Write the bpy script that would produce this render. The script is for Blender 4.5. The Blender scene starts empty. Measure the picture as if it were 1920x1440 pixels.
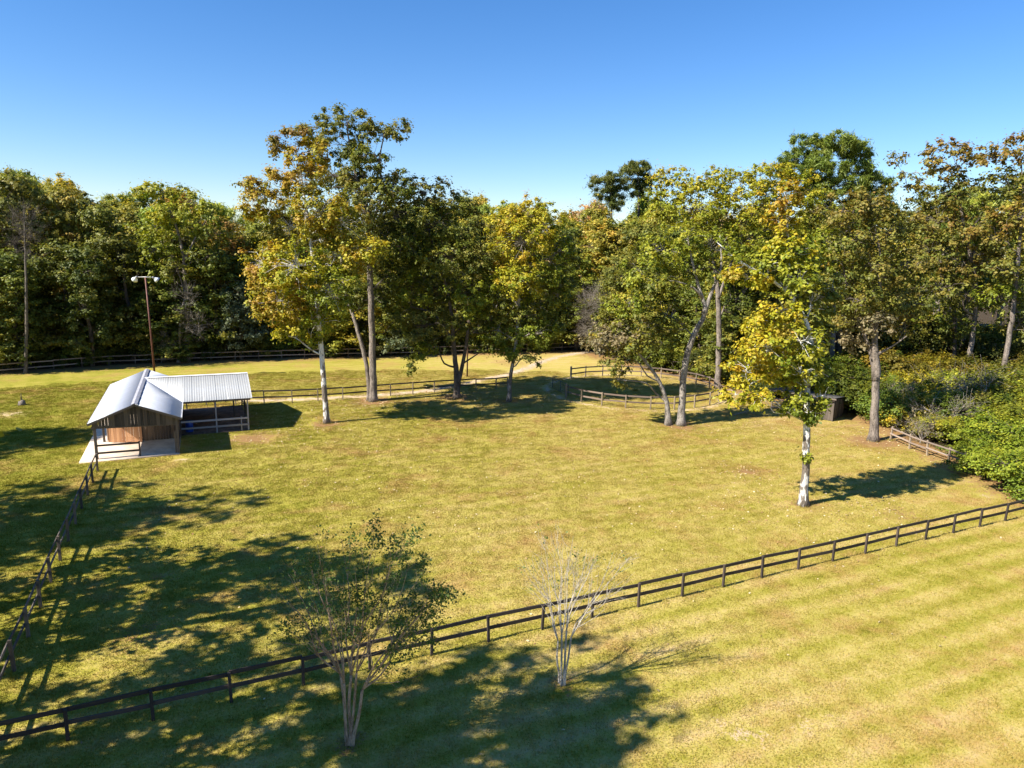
import bpy, math, random
import numpy as np
from mathutils import Matrix, Vector

rad = math.radians
sc = bpy.context.scene
COL = sc.collection

# ------------------------------------------------------------------ camera
TH, RO, FPX, CH = rad(11.1), rad(1.25), 1331.0, 15.6
cam_d = bpy.data.cameras.new('camera')
cam_d.sensor_fit = 'HORIZONTAL'; cam_d.sensor_width = 36.0
cam_d.lens = 36.0 * FPX / 1920.0
cam_d.clip_start = 0.1; cam_d.clip_end = 6000
cam = bpy.data.objects.new('camera', cam_d); COL.objects.link(cam)
cam.matrix_world = Matrix.Translation((0, 0, CH)) @ Matrix.Rotation(rad(90) - TH, 4, 'X') @ Matrix.Rotation(RO, 4, 'Z')
sc.camera = cam

# ------------------------------------------------------------------ sky, sun, exposure
SUN_AZ, SUN_EL = rad(27.0), rad(41.0)      # direction the light travels to, and its height
world = bpy.data.worlds.new('World'); sc.world = world; world.use_nodes = True
wn, wl = world.node_tree.nodes, world.node_tree.links
wn.clear()
sky = wn.new('ShaderNodeTexSky'); sky.sky_type = 'NISHITA'; sky.sun_disc = False
sky.sun_elevation = SUN_EL
sky.sun_rotation = math.atan2(-math.cos(SUN_AZ), -math.sin(SUN_AZ)) % (2 * math.pi)
sky.altitude = 0; sky.air_density = 1.0; sky.dust_density = 0.0; sky.ozone_density = 4.0
hs = wn.new('ShaderNodeHueSaturation'); hs.inputs['Saturation'].default_value = 1.25
bg = wn.new('ShaderNodeBackground'); bg.inputs['Strength'].default_value = 0.069
wo = wn.new('ShaderNodeOutputWorld')
wl.new(sky.outputs[0], hs.inputs['Color']); tn = wn.new('ShaderNodeVectorMath'); tn.operation = 'MULTIPLY'; tn.inputs[1].default_value = (0.98, 0.965, 1.09)
wl.new(hs.outputs[0], tn.inputs[0]); wl.new(tn.outputs[0], bg.inputs[0]); wl.new(bg.outputs[0], wo.inputs[0])
sl = bpy.data.lights.new('sun', 'SUN'); sl.energy = 4.6; sl.angle = rad(0.53); sl.color = (1.0, 0.93, 0.82)
sun = bpy.data.objects.new('sun', sl); COL.objects.link(sun)
Ld = Vector((math.cos(SUN_AZ) * math.cos(SUN_EL), math.sin(SUN_AZ) * math.cos(SUN_EL), -math.sin(SUN_EL)))
sun.rotation_euler = Ld.to_track_quat('-Z', 'Y').to_euler(); sun.location = (-60, -30, 60)
sc.view_settings.view_transform = 'Standard'; sc.view_settings.look = 'None'
sc.view_settings.exposure = 1.25; sc.view_settings.gamma = 1.0
sc.view_settings.use_curve_mapping = False
sc.render.engine = 'CYCLES'
sc.cycles.max_bounces = 7; sc.cycles.diffuse_bounces = 4; sc.cycles.transmission_bounces = 4
sc.cycles.use_denoising = True

# ------------------------------------------------------------------ surveying: where a point of the photo stands on the ground
def ray(px, py):
    u, v = px - 960, py - 720
    c, s = math.cos(RO), math.sin(RO)
    x, y = c * u + s * v, -s * u + c * v
    return np.array([x, FPX * math.cos(TH) - y * math.sin(TH), -FPX * math.sin(TH) - y * math.cos(TH)])
def G(px, py, z=0.0):
    d = ray(px, py); t = (z - CH) / d[2]; return d[:2] * t
def hat(px, py, gx, gy):
    d = ray(px, py); return CH + d[2] / math.hypot(d[0], d[1]) * math.hypot(gx, gy)
def atY(px, py, Y):
    d = ray(px, py); return np.array([0, 0, CH]) + d * (Y / d[1])
def column_of(x, y, z):
    z = z - CH
    zc = y * math.cos(TH) - z * math.sin(TH); yc = -(y * math.sin(TH) + z * math.cos(TH))
    X, Y = FPX * x / zc, FPX * yc / zc
    c, s = math.cos(RO), math.sin(RO)
    return 960 + c * X - s * Y, 720 + s * X + c * Y

# ------------------------------------------------------------------ materials
def new_mat(name):
    m = bpy.data.materials.new(name); m.use_nodes = True
    nt = m.node_tree; nt.nodes.clear()
    out = nt.nodes.new('ShaderNodeOutputMaterial')
    return m, nt, out
def N(nt, t, **kw):
    n = nt.nodes.new(t)
    for k, v in kw.items():
        if k in n.inputs: n.inputs[k].default_value = v
        else: setattr(n, k, v)
    return n
def noise(nt, scale, detail=3, rough=0.55, vec=None, dist=0.0):
    n = nt.nodes.new('ShaderNodeTexNoise'); n.inputs['Scale'].default_value = scale
    n.inputs['Detail'].default_value = detail; n.inputs['Roughness'].default_value = rough
    n.inputs['Distortion'].default_value = dist
    if vec: nt.links.new(vec, n.inputs['Vector'])
    return n.outputs['Fac']
def ramp(nt, fac, stops):
    r = nt.nodes.new('ShaderNodeValToRGB'); e = r.color_ramp.elements
    while len(e) < len(stops): e.new(0.5)
    for i, (p, c) in enumerate(stops):
        e[i].position = p; e[i].color = (c[0], c[1], c[2], 1) if not isinstance(c, (int, float)) else (c, c, c, 1)
    nt.links.new(fac, r.inputs[0]); return r.outputs[0]
def mix(nt, fac, a, b, mode='MIX'):
    m = nt.nodes.new('ShaderNodeMix'); m.data_type = 'RGBA'; m.blend_type = mode
    for sock, v in ((m.inputs[0], fac), (m.inputs[6], a), (m.inputs[7], b)):
        if hasattr(v, 'links'): nt.links.new(v, sock)
        elif isinstance(v, (int, float)): sock.default_value = v if sock == m.inputs[0] else (v, v, v, 1)
        else: sock.default_value = (v[0], v[1], v[2], 1)
    return m.outputs[2]
def maths(nt, op, a, b=None, clamp=False):
    m = nt.nodes.new('ShaderNodeMath'); m.operation = op; m.use_clamp = clamp
    for i, v in enumerate((a, b)):
        if v is None: continue
        if hasattr(v, 'links'): nt.links.new(v, m.inputs[i])
        else: m.inputs[i].default_value = v
    return m.outputs[0]

def grass_colour(nt):
    """the turf's own colour at a place of the ground, shared by the soil sheet and the blades"""
    pos = nt.nodes.new('ShaderNodeNewGeometry').outputs['Position']
    sep = nt.nodes.new('ShaderNodeSeparateXYZ'); nt.links.new(pos, sep.inputs[0])
    X, Y = sep.outputs[0], sep.outputs[1]
    fl = nt.nodes.new('ShaderNodeVectorMath'); fl.operation = 'MULTIPLY'; fl.inputs[1].default_value = (1, 1, 0)
    nt.links.new(pos, fl.inputs[0]); P = fl.outputs[0]
    n_big = noise(nt, 0.05, 3, 0.6, P); mr = nt.nodes.new('ShaderNodeMapping'); mr.inputs['Rotation'].default_value = (0, 0, -0.449); nt.links.new(P, mr.inputs[0])
    ms_ = nt.nodes.new('ShaderNodeMapping'); ms_.inputs['Scale'].default_value = (.22, 1, 1); nt.links.new(mr.outputs[0], ms_.inputs[0])
    n_mid = maths(nt, 'ADD', maths(nt, 'MULTIPLY', noise(nt, 0.33, 4, 0.6, P, 0.6), .45), maths(nt, 'MULTIPLY', noise(nt, 1.1, 3, 0.6, ms_.outputs[0]), .55))
    n_sm = noise(nt, 1.9, 4, 0.7, P); n_fine = noise(nt, 9.0, 3, 0.7, P)
    f = maths(nt, 'ADD', maths(nt, 'MULTIPLY', n_mid, 0.46), maths(nt, 'MULTIPLY', n_sm, 0.26))
    f = maths(nt, 'ADD', f, maths(nt, 'MULTIPLY', maths(nt, 'SUBTRACT', n_fine, .02), 0.40))
    f = maths(nt, 'ADD', f, maths(nt, 'MULTIPLY', maths(nt, 'SUBTRACT', n_big, 0.5), 0.30))
    # greener turf towards the left, drier to the right
    gx = maths(nt, 'MULTIPLY', maths(nt, 'ADD', X, 8.0), 0.0036)
    gx = maths(nt, 'MAXIMUM', maths(nt, 'MINIMUM', gx, 0.04), -0.13)
    f = maths(nt, 'ADD', f, gx)
    f = maths(nt, 'ADD', f, maths(nt, 'MAXIMUM', maths(nt, 'MINIMUM', maths(nt, 'MULTIPLY', maths(nt, 'SUBTRACT', Y, 58.0), 0.003), 0.04), 0.0))
    # mower passes: along the front fence near it and to the right of it
    def along(ax, ay): return maths(nt, 'ADD', maths(nt, 'MULTIPLY', X, ax), maths(nt, 'MULTIPLY', Y, ay))
    s1 = along(-0.434, 0.901); s2 = along(0.901, 0.434)
    wob = maths(nt, 'MULTIPLY', n_big, 4.5)
    st1 = maths(nt, 'SINE', maths(nt, 'ADD', maths(nt, 'MULTIPLY', s1, 4.3), wob))
    st2 = maths(nt, 'SINE', maths(nt, 'ADD', maths(nt, 'MULTIPLY', s2, 3.4), wob))
    front = maths(nt, 'LESS_THAN', s1, 25.6)
    leftf = maths(nt, 'LESS_THAN', s2, -6.2)
    midamp = 0.35
    a1 = maths(nt, 'ADD', maths(nt, 'MULTIPLY', front, 0.65), midamp)
    a1 = maths(nt, 'MULTIPLY', a1, maths(nt, 'SUBTRACT', 1.0, leftf))
    st = maths(nt, 'ADD', maths(nt, 'MULTIPLY', st1, a1), maths(nt, 'MULTIPLY', st2, maths(nt, 'MULTIPLY', leftf, 0.22)))
    st = maths(nt, 'MULTIPLY', st, maths(nt, 'ADD', maths(nt, 'MULTIPLY', n_mid, 1.2), -0.1))
    f = maths(nt, 'ADD', f, maths(nt, 'MULTIPLY', st, 0.125))
    col = ramp(nt, f, [(0.24, GREEN), (0.385, LIME), (0.50, YELG), (0.625, STRAW), (0.79, TAN)])
    # worn reddish brown spots
    nb = noise(nt, 0.22, 4, 0.7, P, 0.3)
    br = maths(nt, 'MULTIPLY', ramp(nt, nb, [(0.51, 0), (0.69, 1)]), maths(nt, 'ADD', n_sm, 0.15))
    col = mix(nt, br, col, RUST)
    return col, P, (n_mid, n_sm, n_fine)
GREEN = (0.11, 0.135, 0.012); LIME = (0.205, 0.205, 0.020); YELG = (0.32, 0.28, 0.044)
STRAW = (0.43, 0.345, 0.095); TAN = (0.50, 0.37, 0.17); RUST = (0.38, 0.225, 0.085)

def ground_material():
    m, nt, out = new_mat('turf_and_soil')
    col, P, (n_mid, n_sm, n_fine) = grass_colour(nt)
    def attr(name):
        a = nt.nodes.new('ShaderNodeAttribute'); a.attribute_name = name; return a.outputs['Fac']
    jag = maths(nt, 'MULTIPLY', maths(nt, 'SUBTRACT', maths(nt, 'ADD', n_sm, n_fine), 1.0), 1.3)
    def cut(a): return ramp(nt, maths(nt, 'ADD', a, maths(nt, 'MULTIPLY', jag, maths(nt, 'GREATER_THAN', a, 0.02))), [(0.35, 0), (0.65, 1)])
    litter = mix(nt, n_fine, (0.16, 0.085, 0.035), (0.38, 0.23, 0.10))
    dirt = mix(nt, n_sm, (0.42, 0.29, 0.17), (0.60, 0.47, 0.31))
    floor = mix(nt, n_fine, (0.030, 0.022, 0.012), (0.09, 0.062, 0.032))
    col = mix(nt, cut(attr('litter')), col, litter)
    col = mix(nt, cut(attr('dirt')), col, dirt)
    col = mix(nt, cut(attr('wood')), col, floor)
    b = N(nt, 'ShaderNodeBsdfPrincipled', Roughness=0.95); b.inputs['Specular IOR Level'].default_value = 0.1
    bp = nt.nodes.new('ShaderNodeBump'); bp.inputs['Strength'].default_value = 0.8; bp.inputs['Distance'].default_value = 0.06
    h = maths(nt, 'ADD', noise(nt, 7.0, 4, 0.75, P), maths(nt, 'MULTIPLY', n_sm, 0.7))
    nt.links.new(h, bp.inputs['Height']); nt.links.new(bp.outputs[0], b.inputs['Normal'])
    nt.links.new(col, b.inputs['Base Color']); nt.links.new(b.outputs[0], out.inputs[0])
    return m
def blade_material():
    m, nt, out = new_mat('grass_blades')
    col, P, _ = grass_colour(nt)
    a = nt.nodes.new('ShaderNodeAttribute'); a.attribute_name = 'shade'
    col = mix(nt, 1.0, col, ramp(nt, a.outputs['Fac'], [(0, (0.62, 0.70, 0.45)), (0.5, (1.0, 1.0, 1.0)), (1, (1.35, 1.25, 1.3))]), 'MULTIPLY')
    d = N(nt, 'ShaderNodeBsdfDiffuse', Roughness=0.9); t = nt.nodes.new('ShaderNodeBsdfTranslucent')
    ms = nt.nodes.new('ShaderNodeMixShader'); ms.inputs[0].default_value = 0.3
    nt.links.new(col, d.inputs[0]); nt.links.new(col, t.inputs[0])
    nt.links.new(d.outputs[0], ms.inputs[1]); nt.links.new(t.outputs[0], ms.inputs[2]); nt.links.new(ms.outputs[0], out.inputs[0])
    return m
def leaf_material(name, translucent=0.36, rough=0.55):
    m, nt, out = new_mat(name)
    a = nt.nodes.new('ShaderNodeAttribute'); a.attribute_name = 'leaf_colour'
    oi = nt.nodes.new('ShaderNodeObjectInfo')
    col = mix(nt, 1.0, a.outputs['Color'], oi.outputs['Color'], 'MULTIPLY')
    b = N(nt, 'ShaderNodeBsdfPrincipled', Roughness=rough); b.inputs['Specular IOR Level'].default_value = 0.35
    t = nt.nodes.new('ShaderNodeBsdfTranslucent')
    tc = mix(nt, 1.0, col, (1.15, 1.1, 0.55), 'MULTIPLY')
    ms = nt.nodes.new('ShaderNodeMixShader'); ms.inputs[0].default_value = translucent
    nt.links.new(col, b.inputs['Base Color']); nt.links.new(tc, t.inputs[0])
    nt.links.new(b.outputs[0], ms.inputs[1]); nt.links.new(t.outputs[0], ms.inputs[2]); nt.links.new(ms.outputs[0], out.inputs[0])
    return m
def bark_material(name, c1, c2, scale=3.0, patches=None):
    m, nt, out = new_mat(name)
    tc = nt.nodes.new('ShaderNodeTexCoord').outputs['Object']
    mp = nt.nodes.new('ShaderNodeMapping'); mp.inputs['Scale'].default_value = (1, 1, 0.35); nt.links.new(tc, mp.inputs[0]); v = mp.outputs[0]
    n1 = noise(nt, scale, 5, 0.65, v); n2 = noise(nt, scale * 6, 3, 0.6, v)
    col = ramp(nt, maths(nt, 'ADD', maths(nt, 'MULTIPLY', n1, 0.65), maths(nt, 'MULTIPLY', n2, 0.35)), [(0.40, c1), (0.58, c2)])
    if patches:      # flaking bark: grey brown plates low on the trunk
        sep = nt.nodes.new('ShaderNodeSeparateXYZ'); nt.links.new(tc, sep.inputs[0])
        low = maths(nt, 'MULTIPLY', maths(nt, 'SUBTRACT', patches[2], sep.outputs[2]), patches[3])
        low = maths(nt, 'MINIMUM', maths(nt, 'MAXIMUM', low, -0.05), 0.13)
        n3 = noise(nt, patches[1], 4, 0.6, v, 0.4)
        col = mix(nt, ramp(nt, maths(nt, 'ADD', n3, low), [(0.55, 0), (0.60, 1)]), col, patches[0])
    b = N(nt, 'ShaderNodeBsdfPrincipled', Roughness=0.85)
    bp = nt.nodes.new('ShaderNodeBump'); bp.inputs['Strength'].default_value = 1.0; bp.inputs['Distance'].default_value = 0.12
    nt.links.new(maths(nt, 'ADD', n1, n2), bp.inputs['Height']); nt.links.new(bp.outputs[0], b.inputs['Normal'])
    nt.links.new(col, b.inputs['Base Color']); nt.links.new(b.outputs[0], out.inputs[0])
    return m
def wood_material(name, c1, c2, scale=2.5, rough=0.8):
    m, nt, out = new_mat(name)
    tc = nt.nodes.new('ShaderNodeTexCoord').outputs['Object']
    oi = nt.nodes.new('ShaderNodeObjectInfo')
    ad = nt.nodes.new('ShaderNodeVectorMath'); ad.operation = 'ADD'
    cm = nt.nodes.new('ShaderNodeCombineXYZ')
    r7 = maths(nt, 'MULTIPLY', oi.outputs['Random'], 57.0)
    for i in range(3): nt.links.new(r7, cm.inputs[i])
    nt.links.new(tc, ad.inputs[0]); nt.links.new(cm.outputs[0], ad.inputs[1])
    mp = nt.nodes.new('ShaderNodeMapping'); mp.inputs['Scale'].default_value = (1, 12, 12); nt.links.new(ad.outputs[0], mp.inputs[0])
    n1 = noise(nt, scale, 4, 0.65, mp.outputs[0]); n2 = noise(nt, scale * 0.6, 3, 0.6, ad.outputs[0])
    f = maths(nt, 'ADD', maths(nt, 'MULTIPLY', n1, 0.5), maths(nt, 'MULTIPLY', n2, 0.3))
    f = maths(nt, 'ADD', f, maths(nt, 'MULTIPLY', oi.outputs['Random'], 0.34))
    col = ramp(nt, f, [(0.36, c1), (0.80, c2)])
    b = N(nt, 'ShaderNodeBsdfPrincipled', Roughness=rough)
    bp = nt.nodes.new('ShaderNodeBump'); bp.inputs['Strength'].default_value = 0.5; bp.inputs['Distance'].default_value = 0.01
    nt.links.new(n1, bp.inputs['Height']); nt.links.new(bp.outputs[0], b.inputs['Normal'])
    nt.links.new(col, b.inputs['Base Color']); nt.links.new(b.outputs[0], out.inputs[0])
    return m
def plain_material(name, c, rough=0.6, metallic=0.0, var=0.25, scale=2.0, c2=None):
    m, nt, out = new_mat(name)
    tc = nt.nodes.new('ShaderNodeTexCoord').outputs['Object']
    n1 = noise(nt, scale, 5, 0.65, tc)
    c2 = c2 or tuple(x * (1 - var) for x in c)
    col = ramp(nt, n1, [(0.38, c2), (0.60, c)])
    b = N(nt, 'ShaderNodeBsdfPrincipled', Roughness=rough, Metallic=metallic)
    nt.links.new(col, b.inputs['Base Color']); nt.links.new(b.outputs[0], out.inputs[0])
    return m
def roof_material(name, c, rust, amount):
    m, nt, out = new_mat(name)
    tc = nt.nodes.new('ShaderNodeTexCoord').outputs['Object']
    oi = nt.nodes.new('ShaderNodeObjectInfo')
    n1 = noise(nt, 0.8, 5, 0.7, tc); n2 = noise(nt, 3.5, 5, 0.7, tc)
    base = mix(nt, n1, tuple(x * 0.90 for x in c), c)
    base = mix(nt, maths(nt, 'MULTIPLY', oi.outputs['Random'], 0.35), base, tuple(x * 0.86 for x in c))
    col = mix(nt, maths(nt, 'MULTIPLY', ramp(nt, n2, [(0.52, 0), (0.75, 1)]), amount), base, rust)
    b = N(nt, 'ShaderNodeBsdfPrincipled', Roughness=0.42, Metallic=0.25)
    nt.links.new(col, b.inputs['Base Color']); nt.links.new(b.outputs[0], out.inputs[0])
    return m

M = {}
M['ground'] = ground_material(); M['blade'] = blade_material()
M['leaf'] = leaf_material('leaves'); M['leaf_thin'] = leaf_material('thin_leaves', 0.35, 0.55)
M['needle'] = leaf_material('pine_needles', 0.15, 0.5)
M['white_bark'] = bark_material('white_bark', (0.52, 0.50, 0.46), (0.84, 0.83, 0.79), 2.0, ((0.17, 0.14, 0.11), 2.2, 5.5, 0.045))
M['pale_bark'] = bark_material('pale_bark', (0.27, 0.23, 0.19), (0.55, 0.50, 0.44), 2.5, ((0.14, 0.11, 0.085), 2.4, 6.0, 0.03))
M['grey_bark'] = bark_material('grey_bark', (0.085, 0.068, 0.054), (0.30, 0.25, 0.205), 3.0)
M['dark_bark'] = bark_material('dark_bark', (0.05, 0.038, 0.028), (0.16, 0.125, 0.095), 3.0)
M['myrtle_bark'] = bark_material('myrtle_bark', (0.30, 0.19, 0.11), (0.62, 0.46, 0.32), 5.0)
M['bare_bark'] = bark_material('bare_myrtle_bark', (0.42, 0.36, 0.28), (0.72, 0.66, 0.56), 6.0)
M['ash_bark'] = bark_material('ash_bark', (0.10, 0.085, 0.07), (0.40, 0.36, 0.31), 3.2)
M['woods_bark'] = bark_material('woods_bark', (0.06, 0.048, 0.038), (0.20, 0.165, 0.13), 3.0)
M['twig'] = bark_material('grey_twig', (0.20, 0.17, 0.14), (0.42, 0.37, 0.31), 4.0)
M['fence'] = wood_material('stained_fence_wood', (0.022, 0.016, 0.013), (0.085, 0.062, 0.048))
M['fence_grey'] = wood_material('weathered_fence_wood', (0.055, 0.045, 0.038), (0.19, 0.155, 0.125))
M['post_wood'] = wood_material('post_wood', (0.06, 0.043, 0.030), (0.20, 0.15, 0.105))
M['tan_post'] = wood_material('tan_post_wood', (0.13, 0.10, 0.065), (0.33, 0.26, 0.18))
M['pen_rail'] = wood_material('pen_rail_wood', (0.075, 0.052, 0.040), (0.27, 0.20, 0.155))
M['tan_rail'] = wood_material('tan_rail_wood', (0.15, 0.11, 0.085), (0.38, 0.30, 0.24))
M['board'] = wood_material('weathered_barn_boards', (0.026, 0.022, 0.019), (0.150, 0.118, 0.090))
M['board_brown'] = wood_material('brown_barn_boards', (0.050, 0.033, 0.022), (0.26, 0.17, 0.10))
M['sunlit_red'] = wood_material('sunlit_reddish_boards', (0.27, 0.12, 0.050), (0.62, 0.34, 0.17))  # reddish wood, lightened so the colour carries the sunlight on the door
M['beam'] = wood_material('dark_beams', (0.06, 0.048, 0.038), (0.19, 0.15, 0.12))
M['rail_grey'] = wood_material('grey_rails', (0.20, 0.19, 0.18), (0.42, 0.39, 0.37))
M['roof'] = roof_material('white_sheet_metal', (0.58, 0.61, 0.665), (0.47, 0.44, 0.44), 0.3)
M['roof_wing'] = roof_material('galvanised_sheet_metal', (0.53, 0.54, 0.525), (0.40, 0.34, 0.30), 0.45)
M['trim'] = plain_material('white_metal_trim', (0.80, 0.81, 0.83), 0.45, 0.1, 0.1)
M['ridge'] = plain_material('ridge_metal', (0.55, 0.55, 0.60), 0.4, 0.3, 0.25)
M['slab'] = plain_material('concrete', (0.62, 0.51, 0.40), 0.85, 0, 0.2, 1.2, (0.48, 0.37, 0.28))
M['wingfloor'] = plain_material('stable_dirt', (0.19, 0.12, 0.085), 0.95, 0, 0.5, 1.5)
M['path'] = plain_material('pale_dirt', (0.56, 0.44, 0.31), 0.95, 0, 0.3, 1.6, (0.36, 0.26, 0.15))
M['rust_pole'] = plain_material('rusty_red_pole', (0.17, 0.065, 0.048), 0.6, 0.2, 0.4)
M['brown_pole'] = plain_material('brown_pole', (0.16, 0.09, 0.055), 0.7, 0, 0.4)
M['lamp_white'] = plain_material('white_enamel', (0.78, 0.82, 0.86), 0.3, 0.0, 0.08)
M['lamp_grey'] = plain_material('lamp_housing', (0.42, 0.42, 0.40), 0.5, 0.4, 0.3)
M['lamp_glass'] = plain_material('lamp_lens', (0.45, 0.52, 0.60), 0.1, 0.3, 0.1)
M['blue'] = plain_material('blue_plastic', (0.015, 0.07, 0.34), 0.45, 0, 0.2)
M['gate'] = plain_material('gate_tube', (0.10, 0.115, 0.13), 0.45, 0.6, 0.3)
M['dead_leaf'] = leaf_material('fallen_leaves', 0.1, 0.8)
M['old_roof'] = plain_material('old_grey_roof', (0.10, 0.095, 0.09), 0.7, 0.1, 0.45, 1.5)

# ------------------------------------------------------------------ object helpers
def tag(o, label=None, cat=None, group=None, kind=None):
    if label: o['label'] = label
    if cat: o['category'] = cat
    if group: o['group'] = group
    if kind: o['kind'] = kind
    return o
def empty(name, loc=(0, 0, 0), rz=0.0):
    o = bpy.data.objects.new(name, None); COL.objects.link(o)
    o.location = loc; o.rotation_euler = (0, 0, rz); o.empty_display_size = 0.3
    return o
def link(name, me, parent=None, loc=None, rot=None, scale=None, mat=None):
    o = bpy.data.objects.new(name, me); COL.objects.link(o)
    if parent: o.parent = parent
    if loc is not None: o.location = loc
    if rot is not None: o.rotation_euler = rot
    if scale is not None: o.scale = scale
    if mat is not None:
        if not me.materials: me.materials.append(mat)
        elif me.materials[0] != mat:
            o.material_slots[0].link = 'OBJECT'; o.material_slots[0].material = mat
    return o
def np_mesh(name, V, F, colours=None, smooth=False, fattr=None):
    """V (n,3); F list of index arrays, each (k,3) or (k,4)"""
    V = np.asarray(V, np.float32)
    F = [np.asarray(f, np.int32) for f in (F if isinstance(F, list) else [F]) if len(f)]
    me = bpy.data.meshes.new(name)
    me.vertices.add(len(V)); me.vertices.foreach_set('co', V.ravel())
    idx = np.concatenate([f.ravel() for f in F]); sizes = np.concatenate([np.full(len(f), f.shape[1], np.int32) for f in F])
    me.loops.add(len(idx)); me.loops.foreach_set('vertex_index', idx)
    me.polygons.add(len(sizes)); st = np.zeros(len(sizes), np.int32); st[1:] = np.cumsum(sizes)[:-1]
    me.polygons.foreach_set('loop_start', st)
    if smooth: me.polygons.foreach_set('use_smooth', np.ones(len(sizes), bool))
    me.update(calc_edges=True)
    if colours is not None:
        a = me.attributes.new('leaf_colour', 'FLOAT_COLOR', 'POINT')
        c = np.ones((len(V), 4), np.float32); c[:, :3] = colours; a.data.foreach_set('color', c.ravel())
    if fattr:
        for k, v in fattr.items():
            a = me.attributes.new(k, 'FLOAT', 'POINT'); a.data.foreach_set('value', np.asarray(v, np.float32))
    return me

class MB:
    """collects boxes, tubes and sheets into one mesh"""
    def __init__(s): s.V = []; s.Q = []; s.T = []; s.n = 0
    def add(s, V, Q=None, T=None):
        V = np.asarray(V, float); s.V.append(V)
        if Q is not None and len(Q): s.Q.append(np.asarray(Q) + s.n)
        if T is not None and len(T): s.T.append(np.asarray(T) + s.n)
        s.n += len(V)
    def box(s, a, b):
        x0, y0, z0 = a; x1, y1, z1 = b
        V = [(x0,y0,z0),(x1,y0,z0),(x1,y1,z0),(x0,y1,z0),(x0,y0,z1),(x1,y0,z1),(x1,y1,z1),(x0,y1,z1)]
        s.add(V, [(0,3,2,1),(4,5,6,7),(0,1,5,4),(1,2,6,5),(2,3,7,6),(3,0,4,7)])
    def tube(s, P, R, sides=6, cap=True):
        P = np.asarray(P, float); R = np.asarray(R, float) if np.ndim(R) else np.full(len(P), R)
        T = np.gradient(P, axis=0); T /= np.linalg.norm(T, axis=1)[:, None] + 1e-9
        ref = np.array([1.0, 0, 0]) if abs(T[0][0]) < 0.8 else np.array([0, 1.0, 0])
        A = np.cross(T, ref); A /= np.linalg.norm(A, axis=1)[:, None] + 1e-9
        B = np.cross(T, A)
        ph = np.arange(sides) * 2 * math.pi / sides
        V = P[:, None, :] + R[:, None, None] * (np.cos(ph)[None, :, None] * A[:, None, :] + np.sin(ph)[None, :, None] * B[:, None, :])
        V = V.reshape(-1, 3); Q = []
        k = np.arange(sides); k2 = (k + 1) % sides
        i = np.arange(len(P) - 1)[:, None] * sides
        Q = np.stack([i + k, i + k2, i + k2 + sides, i + k + sides], -1).reshape(-1, 4)
        Tt = []
        if cap:
            e = (len(P) - 1) * sides
            Tt = [(e, e + j, e + j + 1) for j in range(1, sides - 1)] + [(0, j + 1, j) for j in range(1, sides - 1)]
        s.add(V, Q, Tt)
    def mesh(s, name, smooth=False, colours=None):
        F = []
        if s.Q: F.append(np.concatenate(s.Q))
        if s.T: F.append(np.concatenate(s.T))
        return np_mesh(name, np.concatenate(s.V), F, colours, smooth)

def bevel_box_mesh(name, bev):
    """unit box centred on x, y and z with slightly eased corners (bev per axis)"""
    bx, by, bz = bev; V = []; 
    # chamfer along the long axis x only: an octagon section
    sec = [(-.5+by,-.5),(.5-by,-.5),(.5,-.5+bz),(.5,.5-bz),(.5-by,.5),(-.5+by,.5),(-.5,.5-bz),(-.5,-.5+bz)]
    for x in (-.5, .5): V += [(x, y, z) for y, z in sec]
    Q = [(k, (k+1) % 8, (k+1) % 8 + 8, k + 8) for k in range(8)]
    F = [np.array(Q)[:, ::-1]]
    me = bpy.data.meshes.new(name)
    me.from_pydata(V, [], [q[::-1] for q in Q] + [tuple(range(8)), tuple(range(15, 7, -1))]); me.update()
    return me
UNIT = bevel_box_mesh('timber', (0, 0.06, 0.06))
_unit_by_mat = {}
def timber(name, p0, p1, w, h, mat, parent, up=(0, 0, 1)):
    """a length of timber from p0 to p1, h tall (along up) and w thick; shares one mesh"""
    key = mat.name
    if key not in _unit_by_mat:
        u = UNIT.copy(); u.name = 'timber_' + key; u.materials.append(mat); _unit_by_mat[key] = u
    p0, p1, up = Vector(p0), Vector(p1), Vector(up)
    d = p1 - p0; L = d.length; x = d.normalized(); y = up.cross(x).normalized(); z = x.cross(y)
    o = bpy.data.objects.new(name, _unit_by_mat[key]); COL.objects.link(o); o.parent = parent
    R = Matrix((x, y, z)).transposed().to_4x4()
    o.matrix_local = Matrix.Translation((p0 + p1) / 2) @ R @ Matrix.Diagonal((L, w, h, 1))
    return o

# ------------------------------------------------------------------ ground
rng = np.random.default_rng(7)
def seg_dist(X, Y, pts):
    D = np.full(X.shape, 1e9)
    for (ax, ay), (bx, by) in zip(pts[:-1], pts[1:]):
        dx, dy = bx - ax, by - ay; t = np.clip(((X - ax) * dx + (Y - ay) * dy) / (dx * dx + dy * dy), 0, 1)
        D = np.minimum(D, np.hypot(X - ax - t * dx, Y - ay - t * dy))
    return D
WOOD_EDGE = [(-140, 40), (-95, 58), (-59, 80), (-39, 91), (-22, 97), (-4.8, 102.5), (10, 107), (14, 100), (19.5, 91), (24.2, 84), (27, 76),
             (33, 68.5), (34.5, 63), (34.0, 59), (34.4, 54.9), (34.8, 49.4), (34.6, 45), (36.5, 42.5), (50, 40), (70, 38), (120, 30)]
def in_woods(x, y):
    xs = [p[0] for p in WOOD_EDGE]
    # even-odd test against the polygon closed far behind
    poly = WOOD_EDGE + [(400, 30), (400, 900), (-400, 900), (-400, 40)]
    x = np.asarray(x, float); y = np.asarray(y, float); c = np.zeros(x.shape, bool); j = len(poly) - 1
    for i in range(len(poly)):
        xi, yi = poly[i]; xj, yj = poly[j]
        hit = ((yi > y) != (yj > y)) & (x < (xj - xi) * (y - yi) / (yj - yi + 1e-12) + xi)
        c ^= hit; j = i
    return c
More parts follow.
